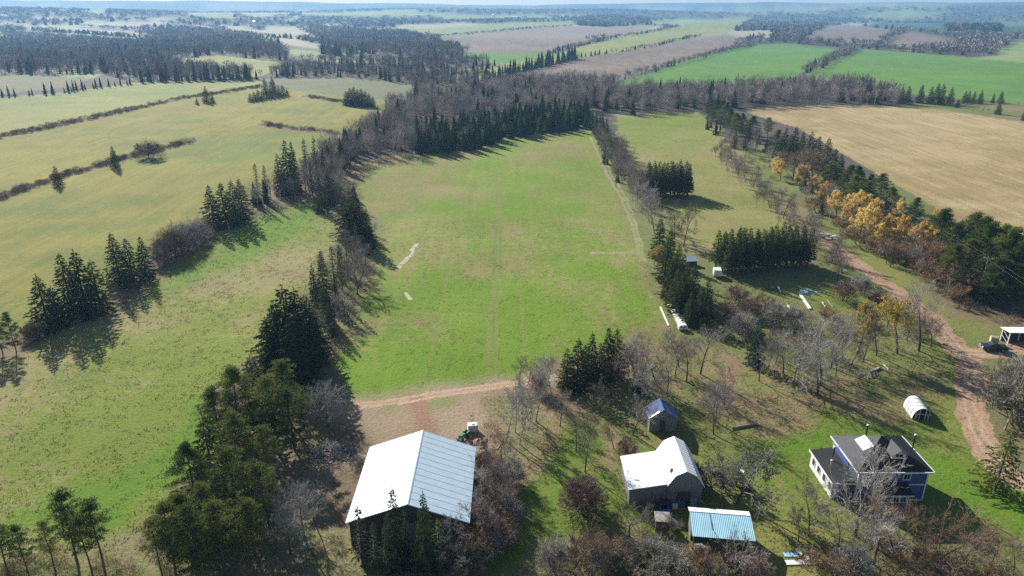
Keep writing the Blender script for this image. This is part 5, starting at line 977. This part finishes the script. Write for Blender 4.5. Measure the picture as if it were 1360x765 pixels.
# vehicles
def wheel(parent, x, y, r, w_=.2):
    b = MB(); b.tube((x, y-w_/2, r), (x, y+w_/2, r), r, r, 'rubber', 18); o = b.obj('wheel', parent, .02); h = MB(); h.tube((x, y-w_/2-.012, r), (x, y+w_/2+.012, r), r*.55, r*.55, 'grey_paint', 12); h.obj('rim', o)
def pickup(label, loc, rz, paint, L=4.6, W=1.75):
    t = thing('pickup_truck', label, 'pickup', loc, rz); l = L/2; w_ = W/2
    b = MB(); b.prism([(-l, .42), (l-.1, .42), (l, .6), (l-.05, .95), (l-1.2, 1.05), (-.3, 1.05), (-l, 1.0)], -w_, w_, paint); b.obj('body', t, .04)
    b = MB(); b.prism([(-.35, 1.052), (l-1.15, 1.052), (l-1.7, 1.58), (-.25, 1.58)], -w_+.12, w_-.12, paint); cb = b.obj('cab', t, .05)
    b = MB(); b.prism([(l-1.18, 1.10), (l-1.12, 1.10), (l-1.66, 1.53), (l-1.72, 1.53)], -w_+.2, w_-.2, 'glass'); b.obj('windscreen', cb)
    for s in (-1, 1): y = s*(w_-.115); b = MB(); b.box(-.15, l-1.75, min(y, y+s*.012), max(y, y+s*.012), 1.14, 1.5, 'glass'); b.obj('window', cb)
    b = MB(); b.box(-l+.12, -.45, -w_+.12, w_-.12, 1.052, 1.06, 'dark'); b.obj('cargo_bed', t)
    for s in (-1, 1): b = MB(); b.box(l-.04, l+.02, s*.6-.16, s*.6+.16, .68, .84, 'trim'); b.obj('headlight', t)
    b = MB(); b.box(l-.02, l+.1, -w_+.05, w_-.05, .42, .56, 'grey_paint'); b.obj('bumper', t)
    for x in (-l+.9, l-.9):
        for y in (-w_+.08, w_-.08): wheel(t, x, y, .37)
    return t
pickup('black pickup truck parked beside the round bale and carport', (90.2, 120.5, 0), 2.95, 'black_paint', 4.3)
t = thing('utility_vehicle', 'small dark blue utility vehicle parked against the lean-to wall of the barn', 'utility vehicle', (19.35, 74.3, 0), -pi/2)
b = MB(); b.prism([(-1.1, .35), (1.1, .35), (1.25, .55), (1.1, .85), (.5, .95), (.4, .75), (-.3, .7), (-.4, .9), (-1.15, .9)], -.65, .65, 'blue_paint'); b.obj('body', t, .03)
b = MB()
for x in (-.35, .5):
    for y in (-.58, .58): b.tube((x, y, .8), (x*.8, y, 1.6), .03, .03, 'iron', 6)
b.obj('roll_cage', t); b = MB(); b.slab([(-.5, -.68, 1.68), (-.5, .68, 1.68), (.6, .68, 1.64), (.6, -.68, 1.64)][::-1], .06, 'black_paint'); b.obj('canopy', t)
b = MB(); b.box(-.25, .15, -.5, .5, .72, .95, 'dark'); b.obj('seat', t)
for s in (-1, 1): b = MB(); b.tube((1.1, s*.42, .72), (1.2, s*.42, .72), .12, .12, 'trim', 12); b.obj('headlight', t)
for x in (-.8, .8):
    for y in (-.6, .6): wheel(t, x, y, .31)
# tractors
def tractor(label, loc, rz, paint, s=1.0, loader=False, roof=None):
    t = thing('tractor', label, 'tractor', loc, rz); t.scale = (s, s, s)
    b = MB(); b.prism([(-.2, .6), (1.45, .6), (1.5, .8), (1.4, 1.15), (.1, 1.25), (-.2, .9)], -.32, .32, paint); b.obj('hood', t, .04)
    b = MB(); b.box(-1.0, -.2, -.3, .3, .5, .85, 'iron'); b.obj('chassis', t)
    for s_ in (-1, 1): b = MB(); b.prism([(-1.35, .85), (-.2, .85), (-.3, 1.2), (-.75, 1.35), (-1.2, 1.2)], s_*.5-.17, s_*.5+.17, paint); b.obj('fender', t)
    b = MB(); b.box(-.85, -.45, -.24, .24, .95, 1.08, 'dark'); b.box(-.92, -.84, -.24, .24, 1.0, 1.5, 'dark'); b.obj('seat', t, .02)
    b = MB(); b.tube((-.05, 0, 1.2), (-.28, 0, 1.42), .025, .025, 'iron', 6)
    for i in range(12): a, c_ = 2*pi*i/12, 2*pi*(i+1)/12; b.tube((-.28+.1*cos(a), .19*sin(a), 1.42+.1*cos(a)), (-.28+.1*cos(c_), .19*sin(c_), 1.42+.1*cos(c_)), .018, .018, 'iron', 5)
    b.obj('steering_wheel', t)
    for y in (-.62, .62): wheel(t, -.75, y, .62, .3)
    for y in (-.5, .5): wheel(t, 1.15, y, .36, .2)
    if roof:
        b = MB()
        for x in (-.95, .0):
            for y in (-.42, .42): b.tube((x, y, 1.2), (x, y, 2.02), .03, .03, 'iron', 6)
        b.obj('roof_posts', t); b = MB(); b.box(-1.15, .15, -.58, .58, 2.02, 2.12, roof); b.obj('cab_roof', t, .03)
    if loader:
        for y in (-.42, .42): b = MB(); b.tube((-.1, y, 1.15), (1.3, y, .95), .05, .05, paint, 6); b.tube((1.3, y, .95), (1.95, y, .3), .05, .05, paint, 6); b.obj('loader_arm', t)
        b = MB(); b.prism([(1.9, .05), (2.45, .03), (2.45, .08), (1.98, .14), (1.95, .6), (1.88, .6)], -.75, .75, 'grey_paint'); b.obj('bucket', t)
    return t
x, y, _ = at(617, 581); tractor('small green tractor with front loader beside the white tank', (x, y, 0), radians(235), 'green_paint', .68, True)
x, y, _ = at(984, 646); tractor('teal tractor with a pale roof parked under the grey-green willow', (x, y, 0), radians(-75), 'teal_paint', 1.0, False, 'plastic_white')
# liquid tote
x, y, _ = at(628, 573); t = thing('liquid_tote', 'white caged liquid tank standing behind the green tractor', 'tank', (x, y, 0), .15); t.scale = (1.2, 1.2, 1.2)
b = MB(); b.box(-.6, .6, -.5, .5, .16, 1.12, 'plastic_white'); b.obj('bottle', t, .08); b = MB(); b.box(-.62, .62, -.52, .52, .11, .15, 'wood_tan')
for yy in (-.45, 0, .45): b.box(-.62, .62, yy-.06, yy+.06, 0, .108, 'wood_tan')
b.obj('pallet', t); b = MB(); b.tube((0, 0, 1.1), (0, 0, 1.2), .2, .2, 'plastic_white', 14); b.obj('lid', t)
b = MB()
for z in (.2, .45, .7, .95, 1.1):
    for y_ in (-.53, .53): b.tube((-.62, y_, z), (.62, y_, z), .015, .015, 'grey_paint', 5)
    for x_ in (-.63, .63): b.tube((x_, -.53, z), (x_, .53, z), .015, .015, 'grey_paint', 5)
for i in range(7):
    x_ = -.6+.2*i
    for y_ in (-.54, .54): b.tube((x_, y_, .12), (x_, y_, 1.12), .012, .012, 'grey_paint', 5)
b.obj('cage', t)
# things standing before the barn
def crate(label, px, py, w_, d_, h_, m, rz=0, cat='crate'):
    x, y, _ = at(px, py); t = thing('crate', label, cat, (x, y, 0), rz); n = 5
    for k in range(n): z = h_*k/n; s = MB(); s.box(-w_/2, w_/2, -d_/2, d_/2, z+.03, z+h_/n-.03, m); s.obj('slat_tier', t, .01)
    b = MB()
    for x_ in (-w_/2, w_/2):
        for y_ in (-d_/2, d_/2): b.box(x_-.04, x_+.04, y_-.04, y_+.04, 0, h_+.04, 'wood_tan' if m != 'grey_paint' else 'grey_paint')
    b.obj('frame', t)
crate('tall pale grey slatted crate standing before the barn gable', 920, 672, .8, .6, 1.2, 'grey_paint')
b = MB(); b.tube((0, 0, 0), (0, 0, .9), .33, .33, 'blue_paint', 16).tube((0, 0, .9), (0, 0, .96), .35, .35, 'blue_paint', 16); o = b.obj('barrel', None, 0, 'blue plastic barrel before the barn door', 'barrel'); o.location = (*at(900, 671)[:2], 0)
b = MB(); b.box(-.35, .35, -.25, .25, 0, .5, 'plastic_white'); b.box(-.37, .37, -.27, .27, .5, .56, 'plastic_white'); o = b.obj('cooler_box', None, .03, 'low white box beside the blue barrel before the barn', 'box'); o.location = (*at(896, 675)[:2], 0)
b = MB(); b.box(-.28, .28, -.25, .25, 0, .75, 'blue_paint'); b.box(-.3, .3, -.29, .27, .75, .82, 'blue_paint'); o = b.obj('bin', None, .02, 'square blue lidded bin right of the blue barrel', 'bin'); o.location = (*at(906, 671)[:2], 0)
b = MB()
for i in range(20):
    a, c_ = 2*pi*i/20, 2*pi*(i+1)/20; b.tube((.33*cos(a), 0, .4+.33*sin(a)), (.33*cos(c_), 0, .4+.33*sin(c_)), .1, .1, 'grey_paint', 8)
o = b.obj('tyre', None, 0, 'pale old tyre leaning by the right corner of the barn gable', 'tyre'); o.location = (*at(929, 671)[:2], 0); o.rotation_euler = (.25, 0, .3)
def plank(label, p, q, w_, h_, m, z=0.0, name='plank', cat='plank'):
    a = np.array(at(*p)[:2]); c_ = np.array(at(*q)[:2]); L = np.linalg.norm(c_-a); b = MB(); b.box(-L/2, L/2, -w_/2, w_/2, 0, h_, m); o = b.obj(name, None, .01, label, cat)
    mid = (a+c_)/2; o.location = (*mid, z); o.rotation_euler = (0, 0, atan2(c_[1]-a[1], c_[0]-a[0])); return o
plank('long pale board lying on the ground before the barn door', (895, 676), (924, 676), .15, .08, 'wood_tan')
# white frames by the spruce row
plank('long narrow white board left of the three white cold frames', (877, 408), (888, 433), .35, .15, 'plastic_white')
for (y0, y1), nm in zip(((138.4, 141.8), (134.7, 138.1), (131.2, 134.4)), ('farthest', 'middle one', 'nearest')):
    t = thing('cold_frame', 'low white-lidded cold frame, %s of the three beside the spruce row' % nm, 'cold frame', (34.2, (y0+y1)/2, 0), 0, 'white cold frames in line'); l = (y1-y0)/2
    MB().box(-.8, .8, -l, l, 0, .45, 'wood_tan').obj('box', t); MB().slab([(-.85, -l-.04, .48), (-.85, l+.04, .48), (.85, l+.04, .58), (.85, -l-.04, .58)][::-1], .04, 'plastic_white').obj('lid', t)
def trailer(label, loc, rz, s=1.0):
    t = thing('trailer', label, 'trailer', loc, rz); t.scale = (s,)*3
    MB().prism([(-1.4, .45), (1.3, .45), (1.5, .9), (1.3, 1.75), (1.0, 1.95), (-1.2, 1.95), (-1.45, 1.6)], -.9, .9, 'plastic_white').obj('body', t, .06)
    for x_ in (-.7, .35): MB().box(x_-.3, x_+.3, -.925, -.905, 1.1, 1.5, 'glass').obj('window', t)
    MB().box(-.1, .1, -.935, -.905, .6, .75, 'grey_paint').obj('hatch', t)
    for y_ in (-.8, .8): wheel(t, -.1, y_, .33)
    MB().tube((1.4, 0, .5), (2.2, 0, .45), .05, .05, 'iron').obj('tow_bar', t)
x, y, _ = at(906, 438); trailer('small white trailer at the near end of the white cold frames', (x, y, 0), .15, .62)
x, y, _ = at(952, 367); trailer('white box trailer parked beside the oblong block of planted spruces', (x, y, 0), 1.4, 1.0)
x, y, _ = at(917, 352); t = thing('woodshed', 'low woodshed with a blue-grey roof between the bare trees and spruce row', 'shed', (x, y, 0), .1)
MB().box(-1.3, 1.3, -.9, .9, 0, 1.3, 'wood_dark').obj('wall', t); MB().slab([(-1.5, -1.1, 1.35), (-1.5, 1.1, 1.75), (1.5, 1.1, 1.75), (1.5, -1.1, 1.35)], .06, 'tarp_blue').obj('roof', t)
# junk above the orchard
plank('long white board slanting through the brown shrubs above the orchard', (1063, 392), (1076, 411), .55, .3, 'plastic_white')
plank('thin white pole right of the long white board', (1098, 398), (1106, 408), .12, .12, 'log_grey'); plank('short white post left of the green tarp', (1033, 381), (1037, 389), .2, .3, 'plastic_white'); plank('short white post right of the long white board', (1092, 402), (1096, 408), .2, .25, 'plastic_white'); plank('stubby white post at the left end of the shrubs', (1010, 409), (1013, 414), .35, .4, 'plastic_white'); plank('leaning white post beside the blue barrow', (1046, 407), (1049, 411), .3, .4, 'plastic_white')
def lumpy(name, label, cat, px, py, rx, ry, h_, m, seed, stuffy=None):
    g = np.random.default_rng(seed); n, k = 20, 7; x0, y0, z0 = at(px, py); V = [(0, 0, h_)]; Fa = []
    for j in range(1, k+1):
        for i in range(n):
            a = 2*pi*i/n; rr = (j/k)*(1+.22*sin(3*a+seed)+.15*g.normal()*.6); V.append((cos(a)*rx*rr, sin(a)*ry*rr, h_*(1-(j/k)**1.7)*(1+.25*g.normal()) if j < k else -.06))
    for i in range(n): Fa.append((0, 1+i, 1+(i+1) % n))
    for j in range(k-1):
        for i in range(n): a_ = 1+j*n+i; b_ = 1+j*n+(i+1) % n; Fa.append((a_, a_+n, b_+n, b_))
    b = MB(); b.add(V, Fa, m); o = b.obj(name, None, 0, label, cat); o.location = (x0, y0, z0); return o
lumpy('tarp', 'pale green crumpled tarp spread on the grass edge above the orchard', 'tarp', 1073, 388, 2.4, 1.8, .45, 'tarp', 3)
x, y, _ = at(1026, 414); t = thing('wheelbarrow', 'blue-grey wheelbarrow among the white posts above the orchard', 'wheelbarrow', (x, y, 0), .5)
MB().prism([(-.6, .75), (.6, .8), (.4, .4), (-.35, .38)], -.4, .4, 'grey_paint').obj('tray', t); wheel(t, .65, 0, .22, .1)
for s in (-1, 1): MB().tube((.6, s*.1, .25), (-1.1, s*.32, .62), .03, .03, 'wood_tan', 6).obj('handle', t); MB().tube((-.35, s*.28, .45), (-.4, s*.3, 0), .025, .025, 'iron', 6).obj('leg', t)
lumpy('soil_heap', 'yellowish heap of grass cuttings among the white posts', 'heap', 1017, 408, 1.3, 1.1, .8, 'hay_bale', 8)
def rubble(name, label, cat, px, py, n, r, size, m, seed):
    g = np.random.default_rng(seed); x0, y0, z0 = at(px, py); b = MB()
    for i in range(n):
        a = g.random()*6.28; q = r*g.random()**.6; s = size*(.4+g.random()); cx_, cy_ = q*cos(a)*1.4, q*sin(a); zz = max(0, .5*(1-q/r))
        V = []; rz = g.random()*3
        for dz in (-1, 1):
            for dx, dy in ((-1, -1), (1, -1), (1, 1), (-1, 1)): k = .75+.4*g.random(); V.append((cx_+s*k*(dx*cos(rz)-dy*sin(rz)*.7), cy_+s*k*(dx*sin(rz)+dy*.7*cos(rz)), zz+s*.45*dz*k+s*.3))
        b.add(V, [(0, 3, 2, 1), (4, 5, 6, 7), (0, 1, 5, 4), (1, 2, 6, 5), (2, 3, 7, 6), (3, 0, 4, 7)], m)
    o = b.obj(name, None, 0, label, cat); o.location = (x0, y0, z0); return o
rubble('rubble_pile', 'pile of pale broken rubble at the end of the upper dirt track', 'rubble', 1096, 315, 26, 2.6, .5, 'stone_white', 4)
rubble('rubble_pile', 'single pale boulders scattered under the orange larches', 'rubble', 1171, 324, 4, 1.2, .35, 'stone_white', 5)
lumpy('soil_heap', 'heap of red soil beside the right wall of the big shed', 'heap', 638, 588, 1.3, 1.6, .5, 'soil', 11); lumpy('soil_heap', 'small red soil heap in front of the green tractor', 'heap', 624, 589, .9, .7, .35, 'soil', 12)
lumpy('soil_heap', 'low red soil heap farther down the right wall of the shed', 'heap', 634, 612, 1.2, 1.6, .6, 'soil', 13)
# white A-frame
x, y, _ = at(1136, 380); t = thing('swing_frame', 'white timber A-frame standing beside the upper dirt track', 'frame', (x, y, 0), .5)
for s in (-1, 1):
    for q in (-1, 1): MB().tube((s*1.2, q*.9, 0), (s*1.0, 0, 2.9), .09, .07, 'plastic_white' if s < 0 else 'log_grey', 6).obj('leg', t)
MB().tube((-1.25, 0, 2.9), (1.25, 0, 2.9), .08, .08, 'log_grey', 6).obj('top_beam', t); MB().tube((-1.15, -.5, 1.3), (-1.15, .5, 1.3), .06, .06, 'plastic_white', 6).obj('cross_bar', t)
# heap of branches and fallen wood
def sticks(name, label, px, py, n, rx, ry, h_, L, m, seed, rad=.05):
    g = np.random.default_rng(seed); b = MB(); x0, y0, z0 = at(px, py)
    for i in range(n):
        c_ = np.array([g.normal()*rx*.45, g.normal()*ry*.45, 0]); c_[2] = max(.05, h_*(1-abs(c_[0])/rx/1.2)*(1-abs(c_[1])/ry/1.2)*g.random()); a = g.random()*6.28; d = np.array([cos(a), sin(a), g.normal()*.22])*L*(.3+.7*g.random())/2
        p, q = c_-d, c_+d; p[2] = max(p[2], .03); q[2] = max(q[2], .03); md = c_+g.normal(size=3)*.15; md[2] = max(md[2], .05); b.tube(p, md, rad, rad*.8, m, 5); b.tube(md, q, rad*.8, rad*.3, m, 5)
    o = b.obj(name, None, 0, label, 'branch pile'); o.location = (x0, y0, z0)
sticks('branch_pile', 'grey pile of cut branches beside the pine grove and farm yard', 441, 600, 170, 3.6, 2.4, 1.3, 3.0, 'log_grey', 21, .05)
sticks('branch_pile', 'low heap of fallen branches under the lower orchard trees', 1150, 498, 60, 2.6, 1.5, .6, 2.6, 'log_grey', 22, .045)
sticks('branch_pile', 'thin fallen branches beside the leaning bare trees before the house', 1180, 722, 26, 2.6, 1.2, .4, 3.0, 'log_grey', 23, .04)
plank('short thick bleached log lying in the lower orchard', (1156, 495), (1169, 489), .35, .35, 'log_grey', 0, 'log', 'log'); plank('pale plank lying by the bleached log in the orchard', (1173, 484), (1180, 491), .18, .1, 'plastic_white')
plank('short white stick of wood beside the thicket above the shed', (660, 597), (664, 591), .15, .12, 'wood_tan'); plank('thin grey pole lying beside the bare tree above the barn', (972, 570), (1006, 564), .1, .35, 'log_grey')
plank('white board lying at the bottom edge before the shelter', (1043, 748), (1086, 747), .75, .12, 'plastic_white'); plank('pale bluish sheet lying behind the bottom white board', (1041, 737), (1060, 738), .7, .1, 'metal_blue'); plank('rusty beam lying between the boards at the bottom edge', (1056, 741), (1084, 741), .25, .15, 'rust')
rubble('rubble_pile', 'small pile of white scrap behind the bottom white board', 'scrap', 1070, 737, 9, .9, .25, 'plastic_white', 6)
t = thing('hay_wagon', 'grey flat trailer loaded with boards under the open shelter', 'trailer', (22.6, 67.4, 0), .1)
MB().box(-1.0, 1.0, -.6, .6, .45, .55, 'wood_grey').obj('deck', t); MB().box(-.8, .7, -.4, .4, .552, .8, 'tarp_blue').obj('load', t, .04)
for y_ in (-.62, .62): wheel(t, 0, y_, .27, .14)
# power line
def pole(label, px, py, ty):
    x, y, z = at(px, py); h_ = height_to(ty, y, z); t = thing('utility_pole', label, 'utility pole', (x, y, z), -.6)
    MB().tube((0, 0, -.3), (0, 0, h_), .15, .1, 'log_grey', 10).obj('post', t); MB().box(-.9, .9, -.06, .06, h_-.5, h_-.36, 'log_grey').obj('crossarm', t)
    for s in (-.8, .8): MB().tube((s, 0, h_-.359), (s, 0, h_-.16), .05, .035, 'trim', 8).obj('insulator', t)
    return np.array([x, y, z+h_-.16])
A_ = pole('wooden utility pole rising from the pines at the near end of the right hedgerow', 1299, 396, 341); B_ = pole('wooden utility pole standing among the larches far up the right hedgerow', 1086, 240, 204)
C_ = A_+(A_-B_)*np.array([.8, .8, 1]); C_[2] = A_[2]
for k, s in enumerate((-.8, .8)):
    o_ = np.array([cos(-.6), sin(-.6), 0])*s; b = MB()
    for p, q in ((B_, A_), (A_, C_)):
        for i in range(14):
            def pt(u): r_ = p+(q-p)*u; r_ = r_+o_; r_[2] -= 1.6*4*u*(1-u)*.6; return r_
            b.tube(pt(i/14), pt((i+1)/14), .007, .007, 'log_grey', 4)
    b.obj('power_cable', None, 0, ('left' if k == 0 else 'right')+' one of the two cables running over the right hedgerow', 'cable', 'power cables')
# far farms and houses
def far_house(label, px, py, L, W, h_, wallm, roofm, rz):
    x, y, z = at(px, py); t = thing('house', label, 'house', (x, y, z), rz); l, w_ = L/2, W/2
    MB().prism([(-w_, -1), (w_, -1), (w_, h_), (0, h_+W*.32), (-w_, h_)], -l, l, wallm).obj('wall', t)
    b = MB(); e = .5; b.slab([(-w_-e, -l-e, h_-.3), (-w_-e, l+e, h_-.3), (0, l+e, h_+W*.32+.15), (0, -l-e, h_+W*.32+.15)], .2, roofm).slab([(.01, -l-e, h_+W*.32+.15), (.01, l+e, h_+W*.32+.15), (w_+e, l+e, h_-.3), (w_+e, -l-e, h_-.3)], .2, roofm); b.obj('roof', t)
    b = MB(); k = 0
    for i in range(3):
        y_ = -l*.6+l*.6*i; MB().box(-w_-.12, -w_-.02, y_-.6, y_+.6, 1.2, 2.6, 'glass').obj('window', t)
    MB().box(-.6, .6, -l-.12, -l-.02, 0, 2.2, 'dark').obj('door', t)
FH = [('large white barn at the far left edge below the hills', 5, 25, 34, 20, 8, 'metal_white'), ('long low white shed right of the large far left barn', 14, 24, 30, 9, 4, 'metal_white'), ('long white barn on the bright field in the hazy valley', 393, 20, 60, 16, 6, 'metal_white'),
 ('white cottage at the left of the valley village', 338, 30, 14, 9, 4, 'metal_white'), ('pale house second from the left in the valley village', 345, 29, 12, 8, 4, 'metal_white'), ('grey-roofed house in the middle of the valley village', 352, 33, 14, 9, 4, 'shingle_grey_and_sunlit'), ('white house at the right of the valley village', 362, 33, 14, 9, 4, 'metal_white'), ('tiny white shed alone on the road below the village', 292, 59, 8, 6, 3, 'metal_white'),
 ('small white house amid the hazy wood left of centre', 480, 31, 12, 9, 4, 'metal_white'), ('pale farm building on the left of the skyline farm', 672, 25, 26, 10, 4, 'metal_white'), ('long farm building at the middle of the skyline farm', 684, 24, 34, 12, 5, 'metal_white'), ('pale farm building on the right of the skyline farm', 697, 23, 24, 10, 4, 'metal_white'), ('white silo house left of the skyline farm', 655, 22, 10, 8, 7, 'metal_white'),
 ('white house at the left of the skyline row of roofs', 735, 24, 14, 9, 4, 'metal_white'), ('pale barn at the right of the skyline row of roofs', 748, 23, 22, 10, 4, 'metal_white'), ('white farmhouse beside the dark wood top right', 1157, 26, 13, 9, 5, 'metal_white'), ('small pale barn on the ridge top centre right', 968, 17, 24, 12, 5, 'metal_white'), ('tan barn by the trees top right', 1300, 27, 18, 10, 4, 'metal_white'), ('white shed at the wood edge above the green field', 1011, 39, 7, 5, 3, 'metal_white'), ('pale farm roof near the right skyline', 1190, 13, 20, 10, 5, 'metal_white')]
for i, (lb, px, py, L, W, h_, rm) in enumerate(FH): far_house(lb, px, py, L, W, h_, 'trim', rm, (i*1.3) % 3)

# ------------------------------------------------------------------ the air
def build_haze():
    x, y0, y1, z0, z1 = 9300, -9300, 9300, -45, 190
    b = MB(); b.box(-x, x, y0, y1, z0, z1, 'bark'); me = b.mesh('haze'); me.materials.clear()
    m = bpy.data.materials.new('haze'); m.use_nodes = True; t = m.node_tree; t.nodes.clear()
    o = t.nodes.new('ShaderNodeOutputMaterial'); v = t.nodes.new('ShaderNodeVolumePrincipled')
    v.inputs['Color'].default_value = (.30, .60, .98, 1); v.inputs['Density'].default_value = HAZE; v.inputs['Anisotropy'].default_value = .2
    t.links.new(v.outputs[0], o.inputs['Volume']); me.materials.append(m)
    ob = bpy.data.objects.new('haze', me); link(ob); ob['kind'] = 'stuff'
build_haze()
